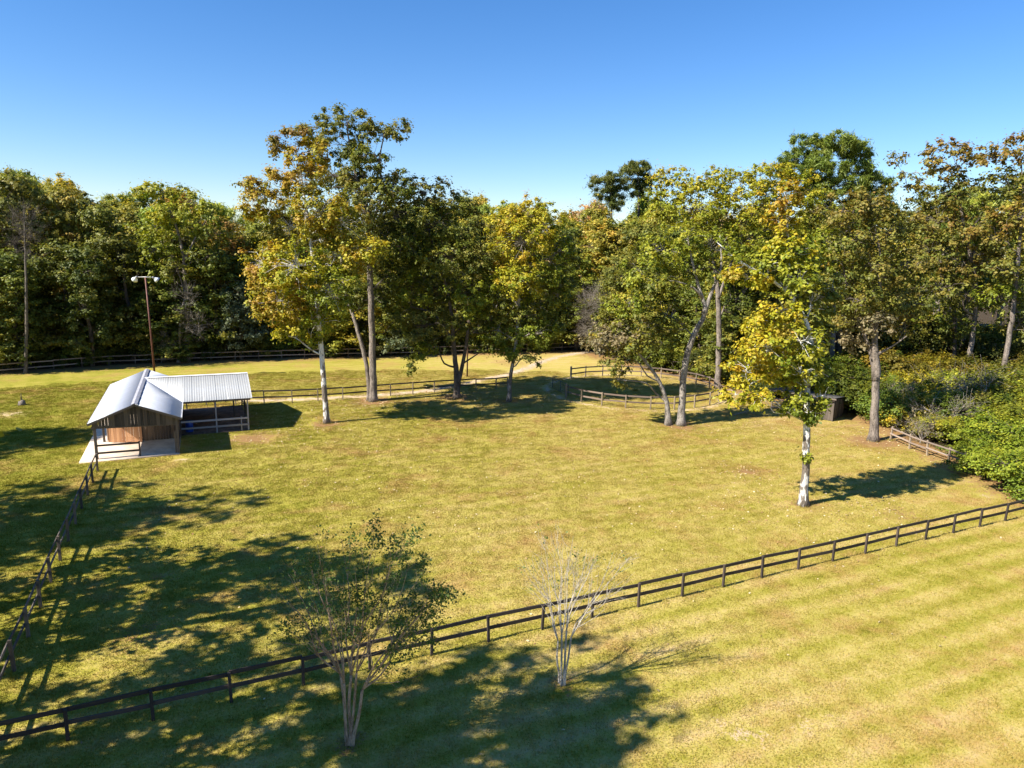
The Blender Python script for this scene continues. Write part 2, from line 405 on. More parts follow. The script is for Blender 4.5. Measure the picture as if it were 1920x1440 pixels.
PATH = [tuple(G(*p)) for p in [(455, 752), (500, 751), (560, 749), (640, 745), (720, 740), (800, 733), (860, 722), (910, 711), (950, 703), (985, 692), (1010, 680), (1045, 669), (1085, 662), (1130, 657)]]
RING_C = np.array([13.7, 77.2]); RING_R = 9.17
x0, x1, y0, y1, st = -78.0, 78.0, -14.0, 128.0, 0.55
gx = np.arange(x0, x1 + .01, st); gy = np.arange(y0, y1 + .01, st)
X, Y = np.meshgrid(gx, gy); nx, ny = len(gx), len(gy)
dr = np.abs(np.hypot(X - RING_C[0], Y - RING_C[1]) - RING_R - 0.5)
dirt = np.clip(1.0 - seg_dist(X, Y, PATH) / 1.8, 0, 1) * 0.75
dirt = np.maximum(dirt, np.clip(0.72 - dr / 1.3, 0, 1))
litter = np.clip(0.80 - np.abs(seg_dist(X, Y, WOOD_EDGE)) / 8.0, 0, 1)
inside = in_woods(X, Y)
def spot(px, py, r, v):
    g = G(px, py); return np.clip(v * (1 - np.hypot(X - g[0], Y - g[1]) / r), 0, 1)
for px, py, r, v in [(700, 752, 3.6, 1.2), (857, 745, 3.4, 1.1), (612, 795, 2.2, 1.1), (1275, 797, 3.2, 1.2), (956, 752, 2.2, 1.0), (1402, 884, 2.2, .85),
                     (1690, 965, 3.0, .62), (1640, 828, 4.0, 1.1), (470, 822, 4.0, .85), (1505, 946, 1.7, .9), (1160, 712, 4.5, .6), (1310, 735, 4.0, .6),
                     (1060, 750, 3.0, .5), (1430, 800, 5.0, .5), (1600, 800, 4.0, .6), (400, 700, 7.0, .45), (560, 668, 8.0, .6), (960, 680, 6.0, .55),
                     (640, 700, 9.0, .42), (260, 1190, 2.6, .6), (655, 1394, .8, 1.2), (1053, 1283, .7, 1.2), (300, 1080, 1.8, .55), (600, 990, 2.6, .42), (1000, 900, 3.5, .35), (1180, 1350, 2.5, .3), (60, 745, 9, .4)]:
    litter = np.maximum(litter, spot(px, py, r, v))
for px, py, r, v in [(345, 862, 0.9, .8), (1385, 1375, .9, .62), (1345, 1346, .5, .72), (1430, 1385, .9, .6), (1500, 1360, .9, .6), (1560, 1345, .7, .5), (20, 776, 3.0, .55),
                     (1800, 900, 1.2, .5), (1850, 930, 1.2, .5), (900, 1420, .7, .5), (600, 985, .8, .45), (640, 990, .7, .4)]:
    dirt = np.maximum(dirt, spot(px, py, r, v))
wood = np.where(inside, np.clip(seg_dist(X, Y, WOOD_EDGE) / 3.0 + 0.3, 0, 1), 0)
V = np.stack([X.ravel(), Y.ravel(), np.zeros(X.size)], 1)
i = (np.arange(ny - 1)[:, None] * nx + np.arange(nx - 1)[None, :]).ravel()
Q = np.stack([i, i + 1, i + nx + 1, i + nx], 1)
n0 = len(V); X1, Y1 = gx[-1], gy[-1]; BIG = 3000.0
V = np.concatenate([V, [(-BIG, -BIG, 0), (BIG, -BIG, 0), (BIG, BIG, 0), (-BIG, BIG, 0), (x0, y0, 0), (X1, y0, 0), (X1, Y1, 0), (x0, Y1, 0)]])
Q = np.concatenate([Q, [(n0, n0+1, n0+5, n0+4), (n0+1, n0+2, n0+6, n0+5), (n0+2, n0+3, n0+7, n0+6), (n0+3, n0, n0+4, n0+7)]])
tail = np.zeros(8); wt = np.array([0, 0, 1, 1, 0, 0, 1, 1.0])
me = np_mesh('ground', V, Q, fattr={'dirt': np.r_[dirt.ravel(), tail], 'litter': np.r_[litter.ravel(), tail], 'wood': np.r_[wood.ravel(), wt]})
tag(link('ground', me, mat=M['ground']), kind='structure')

def ribbon(name, pts, width, z, mat, jit=0.35, step=0.4):
    P = np.array(pts); d = np.r_[0, np.cumsum(np.hypot(*np.diff(P, axis=0).T))]
    t = np.arange(0, d[-1], step); C = np.stack([np.interp(t, d, P[:, 0]), np.interp(t, d, P[:, 1])], 1)
    for _ in range(8): C[1:-1] = (C[:-2] + C[1:-1] * 2 + C[2:]) / 4
    T = np.gradient(C, axis=0); T /= np.linalg.norm(T, axis=1)[:, None]; Nn = np.stack([-T[:, 1], T[:, 0]], 1)
    wj = lambda: width / 2 * (1 + jit * np.convolve(rng.normal(0, 1, len(C) + 4), [.25, .5, .5, .5, .25], 'valid'))
    L, R = C + Nn * wj()[:, None], C - Nn * wj()[:, None]
    V = np.concatenate([np.c_[L, np.full(len(L), z)], np.c_[R, np.full(len(R), z)]]); n = len(C); k = np.arange(n - 1)
    return link(name, np_mesh(name, V, np.stack([k, k + n, k + n + 1, k + 1], 1)), mat=mat)
tag(ribbon('dirt_path', PATH, 0.75, 0.004, M['path'], 0.8), kind='structure')

# grass: short tufts stood on the ground by geometry nodes
CELL = 1.3
def grass_patch():
    r = np.random.default_rng(3); n = 760
    ra = CELL * .72 * np.sqrt(r.uniform(0, 1, n)); th = r.uniform(0, 6.2832, n); c = np.stack([ra * np.cos(th), ra * np.sin(th)], 1); a = r.uniform(0, 2 * math.pi, n)
    w = r.uniform(.010, .022, n); h = r.uniform(.025, .075, n); lx = r.normal(0, .03, (n, 2))
    A = np.c_[c[:, 0] - np.cos(a) * w, c[:, 1] - np.sin(a) * w, np.full(n, -.005)]
    B = np.c_[c[:, 0] + np.cos(a) * w, c[:, 1] + np.sin(a) * w, np.full(n, -.005)]
    T = np.c_[c + lx, h]
    V = np.stack([A, B, T], 1).reshape(-1, 3); F = np.arange(3 * n).reshape(-1, 3)
    me = np_mesh('grass_tuft', V, F, fattr={'shade': np.repeat(np.clip(r.normal(.5, .22, n), 0, 1), 3)})
    me.materials.append(M['blade']); return me
patch = bpy.data.objects.new('grass_tuft', grass_patch())

SLAB_C, SLAB_A = np.array([-26.618, 48.734]), rad(23.8)
def grass_field():
    ax = np.arange(-52, 46, CELL); ay = np.arange(15, 90, CELL)
    PX, PY = np.meshgrid(ax, ay); PX = PX.ravel(); PY = PY.ravel()
    ang = np.abs(np.arctan2(PX, PY)) < rad(41)
    dist = np.hypot(PX, PY)
    keep = ang & (dist < 88) & ~in_woods(PX, PY)
    dx, dy = PX - SLAB_C[0], PY - SLAB_C[1]; c, s = math.cos(SLAB_A), math.sin(SLAB_A)
    u, v = dx * c + dy * s, -dx * s + dy * c
    keep &= ~((u > -3.4) & (u < 2.9) & (v > .9) & (v < 14)) & ~((u > 2) & (u < 7.6) & (v > 6) & (v < 15.4))
    ii = np.clip(((PX - x0) / st).round().astype(int), 0, nx - 1); jj = np.clip(((PY - y0) / st).round().astype(int), 0, ny - 1)
    keep &= (dirt[jj, ii] < .42) & (litter[jj, ii] < .5)
    V = np.stack([PX[keep], PY[keep], np.zeros(keep.sum())], 1); V[:, :2] += np.random.default_rng(4).uniform(-.3, .3, (len(V), 2))
    me = bpy.data.meshes.new('grass'); me.vertices.add(len(V)); me.vertices.foreach_set('co', V.astype(np.float32).ravel()); me.update()
    o = link('grass', me); tag(o, 'short mown grass covering the paddock', 'grass', kind='stuff')
    ng = bpy.data.node_groups.new('scatter_grass', 'GeometryNodeTree')
    ng.interface.new_socket('Geometry', in_out='INPUT', socket_type='NodeSocketGeometry')
    ng.interface.new_socket('Geometry', in_out='OUTPUT', socket_type='NodeSocketGeometry')
    gi, go = ng.nodes.new('NodeGroupInput'), ng.nodes.new('NodeGroupOutput')
    ip = ng.nodes.new('GeometryNodeInstanceOnPoints'); oi = ng.nodes.new('GeometryNodeObjectInfo')
    oi.inputs['Object'].default_value = patch
    rv = ng.nodes.new('FunctionNodeRandomValue'); rv.data_type = 'INT'
    rv.inputs['Min'].default_value = 0 if False else 0
    for s_ in rv.inputs:
        if s_.name == 'Max' and s_.type == 'INT': s_.default_value = 359
        if s_.name == 'Min' and s_.type == 'INT': s_.default_value = 0
    ma = ng.nodes.new('ShaderNodeMath'); ma.operation = 'MULTIPLY'; ma.inputs[1].default_value = math.pi / 180
    cx = ng.nodes.new('ShaderNodeCombineXYZ')
    out_int = [q for q in rv.outputs if q.type == 'INT'][0]
    ng.links.new(out_int, ma.inputs[0]); ng.links.new(ma.outputs[0], cx.inputs[2])
    e2r = ng.nodes.new('FunctionNodeEulerToRotation'); ng.links.new(cx.outputs[0], e2r.inputs[0])
    ng.links.new(gi.outputs[0], ip.inputs['Points']); ng.links.new(oi.outputs['Geometry'], ip.inputs['Instance'])
    ng.links.new(e2r.outputs[0], ip.inputs['Rotation']); ng.links.new(ip.outputs[0], go.inputs[0])
    md = o.modifiers.new('scatter', 'NODES'); md.node_group = ng
grass_field()

# ------------------------------------------------------------------ barn (its own frame: x along the front, y to the back)
HE, HR, BA, BL, WL, WB, WE = 2.79, 4.0, 2.97, 14.8, 10.43, 5.05, 8.12
B = empty('barn', (SLAB_C[0], SLAB_C[1], 0), SLAB_A)
tag(B, 'weathered board barn with white gabled metal roof and open side wing', 'barn')
def corr_sheet(name, u0, u1, wmax, place, mat, rib=0.2, amp=0.02, parent=B, wmin=None, share=None):
    """ribbed metal sheet from u0 to u1 along the ridge; wmax(u) = how far down the slope it runs; place(u, w, h) -> xyz"""
    n = max(2, int(round((u1 - u0) / (rib / 6)))) + 1
    U = np.linspace(u0, u1, n); H = amp * (.5 + .5 * np.cos(U / rib * 2 * math.pi)) * 1.6
    V = []
    for u, h in zip(U, H):
        a = 0.0 if wmin is None else wmin(u); b = wmax(u)
        V += [place(u, a, h), place(u, b, h), place(u, a, h - .012), place(u, b, h - .012)]
    k = np.arange(n - 1) * 4
    Q = np.concatenate([np.stack([k, k + 1, k + 5, k + 4], 1), np.stack([k + 2, k + 6, k + 7, k + 3], 1), np.stack([k + 1, k + 3, k + 7, k + 5], 1), np.stack([k, k + 4, k + 6, k + 2], 1),
                        [[0, 2, 3, 1], [4*n-4, 4*n-3, 4*n-1, 4*n-2]]])
    return link(name, np_mesh(name, V, Q), parent, mat=mat)
slope_m = (HR - HE) / BA; slope_w = (HR - HE) / WB
main_roof = empty('roof'); main_roof.parent = B
main_roof['label'] = 'long white metal gable roof over the stalls'
OV = 0.0
split = 2.6
for sd in (-1, 1):
    def pl(u, w, h, sd=sd): return (sd * w, u, HR - slope_m * w + h)
    n = 15
    for k in range(n):
        a, b = k * BL / n, (k + 1) * BL / n
        lift = 0.005 * (k % 2)
        if sd > 0 and WL - WB < b:     # sheets cut along the valley
            wm = lambda u: BA if u < WL - WB else (BA if u > WL + WB else max(.02, BA * abs(u - WL) / WB))
            fn = lambda u, w, h, l=lift: pl(u, w, h + l)
            corr_sheet('roof_sheet', a, b + .04, wm, fn, M['roof'], .23, .006, main_roof)
        else:
            fn = lambda u, w, h, l=lift: pl(u, w, h + l)
            corr_sheet('roof_sheet', a, b + .04, lambda u: BA, fn, M['roof'], .23, .006, main_roof)
wing_roof = empty('roof'); wing_roof.parent = B
wing_roof['label'] = 'ribbed grey metal roof over the open wing'
for sd in (-1, 1):
    n = 9
    for k in range(n):
        a, b = k * (WE) / n, (k + 1) * (WE) / n
        lift = 0.003 * (k % 2)
        fn = lambda u, w, h, sd=sd, l=lift: (u, WL + sd * w, HR - slope_w * w + h + l)
        corr_sheet('roof_sheet', max(a, .05), b + (.04 if k < n - 1 else 0), lambda u: min(WB, WB * u / BA), fn, M['roof_wing'], WE / 45, .011, wing_roof)
# ridge caps, valley flashing and rakes
def strip(name, pts, w, t, mat, parent, up=(0, 0, 1)): return timber(name, pts[0], pts[1], w, t, mat, parent, up)
cap = MB()
for sd in (-1, 1):
    cap.add([(0, -.02, HR + .055), (0, BL + .02, HR + .055), (sd * .2, BL + .02, HR + .055 - slope_m * .2), (sd * .2, -.02, HR + .055 - slope_m * .2)], [(0, 1, 2, 3)])
link('ridge_cap', cap.mesh('ridge_cap'), main_roof, mat=M['ridge'])
cap = MB()
for sd in (-1, 1):
    cap.add([(.1, WL, HR + .06), (WE + .02, WL, HR + .06), (WE + .02, WL + sd * .2, HR + .06 - slope_w * .2), (.1, WL + sd * .2, HR + .06 - slope_w * .2)], [(0, 1, 2, 3)])
link('ridge_cap', cap.mesh('ridge_cap'), wing_roof, mat=M['trim'])
for sd in (-1, 1):
    timber('valley_flashing', (0.05, WL + sd * .05, HR + .03), (BA, WL + sd * WB, HE + .03), .24, .012, M['trim'], wing_roof)
timber('rake_trim', (WE + .02, WL - WB, HE - .03), (WE + .02, WL, HR - .03), .03, .12, M['trim'], wing_roof)
timber('rake_trim', (WE + .02, WL + WB, HE - .03), (WE + .02, WL, HR - .03), .03, .12, M['trim'], wing_roof)
timber('eave_trim', (BA + .02, 0, HE - .02), (BA + .02, WL - WB, HE - .02), .03, .10, M['trim'], main_roof)
timber('eave_trim', (-BA - .02, 0, HE - .05), (-BA - .02, BL, HE - .05), .03, .12, M['beam'], main_roof)
for sd in (-1, 1):
    timber('rake_board', (sd * BA, .02, HE - .10), (0, .02, HR - .10), .04, .14, M['beam'], main_roof)
    timber('rake_board', (sd * BA, BL - .02, HE - .10), (0, BL - .02, HR - .10), .04, .14, M['beam'], main_roof)
timber('header', (BA - .1, WL - WB + .15, HE - .1), (WE - .1, WL - WB + .15, HE - .1), .06, .16, M['beam'], B)
timber('header', (BA - .1, WL + WB - .15, HE - .1), (WE - .1, WL + WB - .15, HE - .1), .06, .16, M['beam'], B)
for k in range(6):
    uu = 3.4 + k * .9
    for sd in (-1, 1): timber('rafter', (uu, WL, HR - .16), (uu, WL + sd * WB, HE - .14), .05, .12, M['beam'], wing_roof)
# gable boards
def boards(p0, p1, zb, zt, mat, parent, w=.2, yoff=0.0, name='wall_board'):
    """upright boards from p0 to p1; zb, zt are functions of the distance along the wall"""
    p0, p1 = np.array(p0), np.array(p1); L = np.hypot(*(p1 - p0)); n = int(L / w); d = (p1 - p0) / L; nn = np.array([-d[1], d[0]])
    for k in range(n):
        s = (k + .5) * L / n; c = p0 + d * s + nn * (random.uniform(-.012, .012) + yoff)
        b, t = zb(s) + random.uniform(-.02, .02), min(zt(s - .1), zt(s + .1), zt(s))
        if t - b < .08: continue
        timber(name, (c[0], c[1], b), (c[0], c[1], t), L / n * random.uniform(.90, .97), .025, mat, parent, (nn[0], nn[1], 0))
random.seed(4)
gz = lambda s: HR - .12 - slope_m * abs(s - 2.75)
boards((-2.75, .30), (2.75, .30), lambda s: 2.42 - .03 * s, gz, M['board'], B)
timber('header', (-2.8, .36, 2.42), (2.75, .36, 2.28), .06, .18, M['beam'], B)
boards((-2.75, BL - .3), (2.75, BL - .3), lambda s: 0.1, gz, M['board'], B, .24)
boards((0.05, 4.4), (2.65, 4.4), lambda s: .14, lambda s: 2.9, M['board_brown'], B)
boards((2.68, 5.2), (2.68, BL - .3), lambda s: .12, lambda s: 2.72, M['board'], B, .24)
boards((-2.4, 9.6), (2.6, 9.6), lambda s: .14, lambda s: 2.7, M['board'], B, .25)
# reddish half-height door; sunlight put in its colour, swing added to catch sun
hd = empty('stall_door', (.02, 4.2, 0), rad(-14)); hd.parent = B; hd['label'] = 'reddish half-height board door in sunlit colour, turned to catch the sun'
boards((-2.42, 0), (0, 0), lambda s: .14, lambda s: 1.42, M['sunlit_red'], hd, .2, 0, 'door_board')
timber('door_rail', (-2.45, -.03, 1.44), (0.02, -.03, 1.44), .07, .05, M['tan_rail'], hd)
timber('door_rail', (-2.45, .03, .45), (0.02, .03, .45), .05, .1, M['sunlit_red'], hd)
timber('door_stile', (-2.45, -.02, .28), (-2.45, -.02, 1.46), .05, .06, M['tan_rail'], hd, (0, 1, 0))
# posts and rails of the barn
def bpost(x, y, h, w=.14, mat=None, z0=0.0): timber('post', (x, y, z0), (x, y, h), w, w, mat or M['beam'], B, (0, 1, 0))
bpost(-2.62, .45, 2.75, .18); bpost(2.62, .35, 2.75, .15); bpost(.1, .32, 1.2, .10, M['fence']); bpost(2.66, 5.2, 2.72); bpost(0.0, 4.4, 2.9)
for yy in (5.2, 9.7, 14.4): bpost(-2.65, yy, 2.75, .15)
bpost(2.46, .4, 1.75, .12, M['board']); 
for z in (.55, 1.10): timber('rail', (-2.6, .35, z), (.1, .3, z), .045, .14, M['fence'], B)
for zz in (.5, 1.0, 1.5): timber('rail', (2.68, .45, zz), (2.68, 5.1, zz), .04, .15, M['board'], B)
for x in (5.35, 7.78): bpost(x, WL - WB + .3, 2.74 - .1, .11, M['rail_grey'])
bpost(7.25, WL - WB + .32, 1.25, .09, M['rail_grey'])
for x in (3.0, 5.4, 7.78): bpost(x, WL + WB - .3, 2.66, .12)
for z in (.55, 1.10): timber('rail', (2.72, WL - WB + .22, z), (7.8, WL - WB + .22, z), .04, .15, M['rail_grey'], B)
for z in (.5, 1.0, 1.35): timber('rail', (7.85, WL - WB + .3, z), (7.85, WL + WB - .3, z), .04, .14, M['beam'], B)
bpost(7.78, WL, 3.7, .14); bpost(6.9, WL + .6, 2.2, .12)
# floors
fl = MB(); fl.box((-3.68, .05, -.05), (2.66, 14.2, .10)); 
me = fl.mesh('barn_floor'); o = link('barn_floor', me, mat=M['slab']); o.location = (SLAB_C[0], SLAB_C[1], 0); o.rotation_euler.z = SLAB_A; tag(o, kind='structure')
bm_ = MB(); bm_.box((2.66, WL - WB + .25, -.05), (7.8, WL + WB - .2, .05)); o = link('stable_floor', bm_.mesh('stable_floor'), mat=M['wingfloor'])
o.location = (SLAB_C[0], SLAB_C[1], 0); o.rotation_euler.z = SLAB_A; tag(o, kind='structure')
# blue barrels in the corner of the wing
def lathe(prof, sides=16):
    m = MB(); P = np.array(prof); ph = np.arange(sides) * 2 * math.pi / sides
    V = np.stack([P[:, 0][:, None] * np.cos(ph), P[:, 0][:, None] * np.sin(ph), np.repeat(P[:, 1][:, None], sides, 1)], -1).reshape(-1, 3)
    k = np.arange(sides); k2 = (k + 1) % sides; i = np.arange(len(P) - 1)[:, None] * sides
    m.add(V, np.stack([i + k, i + k2, i + k2 + sides, i + k + sides], -1).reshape(-1, 4)); return m
cB, sB = math.cos(SLAB_A), math.sin(SLAB_A)
def bxy(u, v): return (SLAB_C[0] + u * cB - v * sB, SLAB_C[1] + u * sB + v * cB)
br = lathe([(0, .0), (.27, 0), (.29, .04), (.29, .28), (.305, .30), (.29, .32), (.29, .58), (.305, .60), (.29, .62), (.29, .86), (.27, .9), (.05, .89), (0, .89)])
o = link('plastic_barrel', br.mesh('plastic_barrel', True), mat=M['blue']); o.location = (*bxy(3.3, 6.6), .05)
tag(o, 'blue plastic barrel behind the grey rails of the wing', 'barrel')

# ------------------------------------------------------------------ fences
def fence(name, label, posts, rail_z, mp, mr, post_h, pw=.10, rw=.04, rh=.14, side=1, extra=.0, missing=(), tilt=.02, round_rail=False, post_name='post'):
    e = empty(name, (posts[0][0], posts[0][1], 0)); tag(e, label, 'fence')
    o = np.array(posts[0])
    r = random.Random(len(posts) * 7 + int(abs(o[0]) * 10))
    P = np.array(posts) - o
    tp = []
    for k, p in enumerate(P):
        t = np.array([r.gauss(0, tilt), r.gauss(0, tilt)]); h = post_h + r.uniform(-.02, .03) + extra
        dd = P[min(k + 1, len(P) - 1)] - P[max(k - 1, 0)]; dd /= np.hypot(*dd)
        timber(post_name, (p[0], p[1], -.15), (p[0] + t[0] * h, p[1] + t[1] * h, h), pw, pw, mp, e, (-dd[1], dd[0], 0))
        tp.append((p, t, dd))
    for k in range(len(P) - 1):
        if k in missing: continue
        for z in rail_z:
            (p, t, d0), (q, u, d1) = tp[k], tp[k + 1]
            n0 = np.array([-d0[1], d0[0]]) * side * (pw / 2 + rw / 2 + .002); n1 = np.array([-d1[1], d1[0]]) * side * (pw / 2 + rw / 2 + .002)
            za, zb = z + r.gauss(0, .02), z + r.gauss(0, .02)
            timber('rail', (p[0] + t[0] * z + n0[0], p[1] + t[1] * z + n0[1], za), (q[0] + u[0] * z + n1[0], q[1] + u[1] * z + n1[1], zb), rw, rh, mr, e)
    return e
# front fence, surveyed post by post as a straight even run
f0, f1 = G(127.6, 1388), G(1884, 977)
stepv = (f1 - f0) / 20.0
posts = [f0 + stepv * k for k in range(-3, 25)]
fence('rail_fence', 'dark two-rail wooden fence crossing the foreground behind both crape myrtles', posts, (.55, 1.04), M['fence'], M['fence'], 1.10, .10, .045, .15, 1)
l0, l1 = G(27, 1258), G(183, 884)
lst = (l1 - l0) / 10.0
posts = [l0 + lst * k for k in range(-2, 11)]
fence('rail_fence', 'two-rail fence with tall round-topped posts running from the lower left corner up to the barn', posts, (.55, 1.08), M['post_wood'], M['fence_grey'], 1.20, .12, .045, .13, 1, .04)
mids = [(498,755.3),(547.5,755.6),(595.6,753),(641.8,750.4),(688,746.5),(732.5,742.7),(773.9,740),(815.2,735.5),(855,733.5),(892.7,731.5),(930,729.8),(951,729)]
mp_ = [G(*p) for p in mids]; a, b = np.polyfit([p[0] for p in mp_], [p[1] for p in mp_], 1)
mp_ = [np.array([p[0], .5 * p[1] + .5 * (a * p[0] + b)]) for p in mp_]
first = [mp_[0] - (mp_[1] - mp_[0]) * k for k in (4, 3, 2, 1)]
fence('rail_fence', 'dark two-rail fence between the barn wing and the pale-trunked tree beside the dirt path', first + mp_, (.62, 1.22), M['tan_post'], M['fence'], 1.28, .10, .04, .14, 1, 0, (), .02)
bf = [G(*p) for p in [(-60, 706), (0, 700), (215, 682), (430, 674), (560, 670), (760, 665), (1000, 657.5), (1150, 651)]]
B_ = np.array(bf); d = np.r_[0, np.cumsum(np.hypot(*np.diff(B_, axis=0).T))]; t = np.arange(0, d[-1], 2.9)
fence('rail_fence', 'long weathered two-rail fence in the shade along the edge of the woods', [np.array([np.interp(q, d, B_[:, 0]), np.interp(q, d, B_[:, 1]) - .9]) for q in t],
      (.5, 1.12), M['post_wood'], M['tan_rail'], 1.2, .11, .04, .13, -1, 0, (), .03)
rf = [G(*p) for p in [(1669, 826), (1705, 841.7), (1738.6, 854), (1777.5, 868), (1806, 879), (1838, 894)]]
fence('rail_fence', 'short split-rail fence with pale rounded rails beside the leafy hedge', rf, (.62, 1.10), M['tan_post'], M['tan_rail'], 1.25, .12, .08, .10, -1, 0, (4,), .05)

# round pen
e = empty('round_pen', (RING_C[0], RING_C[1], 0)); tag(e, 'circular two-rail wooden pen with grass floor around tree shade', 'pen')
a0 = math.atan2(72.9 - RING_C[1], 5.97 - RING_C[0]); a1 = math.atan2(83.8 - RING_C[1], 6.7 - RING_C[0]) - 2 * math.pi
a0 = a0 if a0 < 0 else a0 - 2 * math.pi
ang0, ang1 = a0, a1 + 2 * math.pi
npst = 19
rp = random.Random(5); pts = []
for k in range(npst + 1):
    th = ang0 + (ang1 - ang0) * k / npst; rr = RING_R + rp.uniform(-.04, .04)
    p = (rr * math.cos(th), rr * math.sin(th)); pts.append(p)
    big = k in (0, npst)
    timber('post', (p[0], p[1], -.15), (p[0], p[1], 1.34 + rp.uniform(-.03, .03) + .15 * big), .12 + .05 * big, .12 + .05 * big, M['tan_post'], e, (math.cos(th), math.sin(th), 0))
for k in range(npst):
    for z in (.62, 1.22):
        p, q = pts[k], pts[k + 1]
        off = 1 - .085 / RING_R
        p2, q2 = (p[0] * off, p[1] * off), (q[0] * off, q[1] * off)
        timber('rail', (p2[0], p2[1], z + rp.uniform(-.02, .02)), (q2[0], q2[1], z + rp.uniform(-.02, .02)), .04, .15, M['pen_rail'], e)
# tube gate swung open at the pen's left
gA, gB = G(1066, 745), G(1032, 727)
e = empty('tube_gate', (gA[0], gA[1], 0)); tag(e, 'dark six-bar metal tube gate swung open beside the round pen', 'gate')
dv = gB - gA; Lg = np.hypot(*dv); dv /= Lg; Lg = min(Lg, 4.6)
for z in (.18, .38, .58, .80, 1.02, 1.28):
    m = MB(); m.tube([(dv[0] * .1, dv[1] * .1, z), (dv[0] * Lg, dv[1] * Lg, z)], .028, 6); link('bar', m.mesh('bar', True), e, mat=M['gate'])
for s in (.1, Lg / 2, Lg):
    m = MB(); m.tube([(dv[0] * s, dv[1] * s, .14), (dv[0] * s, dv[1] * s, 1.32)], .032, 6); link('upright', m.mesh('upright', True), e, mat=M['gate'])

# ------------------------------------------------------------------ poles
gp = G(291, 712); hp = hat(276, 520, *gp)
e = empty('light_pole', (gp[0], gp[1], 0)); tag(e, 'tall thin rusty red pole with two white floodlights behind the barn roof', 'light pole')
m = MB(); m.tube([(0, 0, -.3), (-.1, 0, hp * .5), (-.22, 0, hp)], [.11, .09, .075], 10); link('pole', m.mesh('pole', True), e, mat=M['rust_pole'])
m = MB(); m.tube([(-1.2, .1, hp), (-.22, 0, hp + .03), (.65, -.1, hp)], .05, 8); link('crossarm', m.mesh('crossarm', True), e, mat=M['lamp_grey'])
for sx, tx in ((-1.2, -1), (.65, 1)):
    h = MB(); h.tube([(0, 0, -.12), (0, 0, .16)], [.15, .12], 10); ho = link('lamp_housing', h.mesh('lamp_housing', True), e, mat=M['lamp_grey'])
    ho.location = (sx, 0, hp - .02); ho.rotation_euler = (rad(28), rad(-48 * tx), 0); ho.scale = (.8, .8, .8)
    sh = lathe([(.12, -.10), (.16, -.2), (.30, -.42), (.40, -.62), (.42, -.63), (.31, -.40), (.17, -.17), (.13, -.08)], 20)
    so = link('lamp_shade', sh.mesh('lamp_shade', True), ho, mat=M['lamp_white'])
    ln = lathe([(0, -.50), (.34, -.50), (.345, -.51), (.0, -.52)], 20); link('lens', ln.mesh('lens', True), ho, mat=M['lamp_glass'])
gp = G(876, 706); hp = hat(876, 560, *gp)
e = empty('pole', (gp[0], gp[1], 0)); tag(e, 'slim bare brown pole rising behind the forked tree', 'pole')
m = MB(); m.tube([(0, 0, -.3), (0, 0, hp)], [.10, .07], 10); link('shaft', m.mesh('shaft', True), e, mat=M['brown_pole'])
m = MB(); m.box((-.1, -.1, hp), (.1, .1, hp + .05)); link('pole_cap', m.mesh('pole_cap'), e, mat=M['lamp_grey'])
gp = G(41, 759)
e = empty('stump', (gp[0], gp[1], 0)); tag(e, 'small grey stump with an upright stick alone in the left field', 'stump')
m = MB(); m.tube([(0, 0, -.1), (.02, 0, .15), (0, .03, .38), (-.03, .02, .42)], [.36, .30, .26, .12], 9); link('stump_wood', m.mesh('stump_wood', True), e, mat=M['grey_bark'])
m = MB(); m.tube([(.02, 0, .3), (.0, .02, .7), (.04, 0, 1.1)], [.06, .045, .02], 6); link('stick', m.mesh('stick', True), e, mat=M['dark_bark'])

# ------------------------------------------------------------------ run-in shed
SA, SB = np.array(G(1446, 771)), np.array(G(1560, 790))
ang = math.atan2(SB[1] - SA[1], SB[0] - SA[0]); SW = np.hypot(*(SB - SA))
e = empty('run_in_shed', (SA[0], SA[1], 0), ang); tag(e, 'small dark open-front wooden shed with rails behind the yellow sycamore', 'shed')
S_keep = B; 
def sb(n, a, b, w, h, mat, up=(0, 0, 1)): timber(n, a, b, w, h, mat, e, up)
random.seed(9)
boards((SW - 1.5, 0), (SW, 0), lambda s: .05, lambda s: 2.05, M['board'], e, .19)
boards((SW, .05), (SW, 3.4), lambda s: .05, lambda s: 2.05 - .1 * s, M['board'], e, .22)
boards((0, 3.4), (SW, 3.4), lambda s: .05, lambda s: 1.75, M['board'], e, .26)
for x in (0, 2.2, SW - 1.5, SW): sb('post', (x, -.02, 0), (x, -.02, 2.1), .13, .13, M['tan_post'] if x < 1 else M['beam'], (0, 1, 0))
for z in (.5, 1.05): sb('rail', (0, -.11, z), (2.2, -.11, z + .03), .045, .14, M['tan_rail'])
sb('rail', (0, .05, 1.4), (2.2, -.11, 1.05), .05, .12, M['tan_rail'])
for k in range(int((SW + .8) / .7)):
    x = -.4 + k * .7
    fn = lambda u, w, h: (u, -.45 + w, 2.28 - .10 * w + h)
    corr_sheet('roof_sheet', x, x + .72, lambda u: 4.3, fn, M['old_roof'], .18, .015, e)
sb('eave_board', (-.4, -.46, 2.18), (SW + .3, -.46, 2.18), .04, .14, M['beam'])
KEEP_N = False
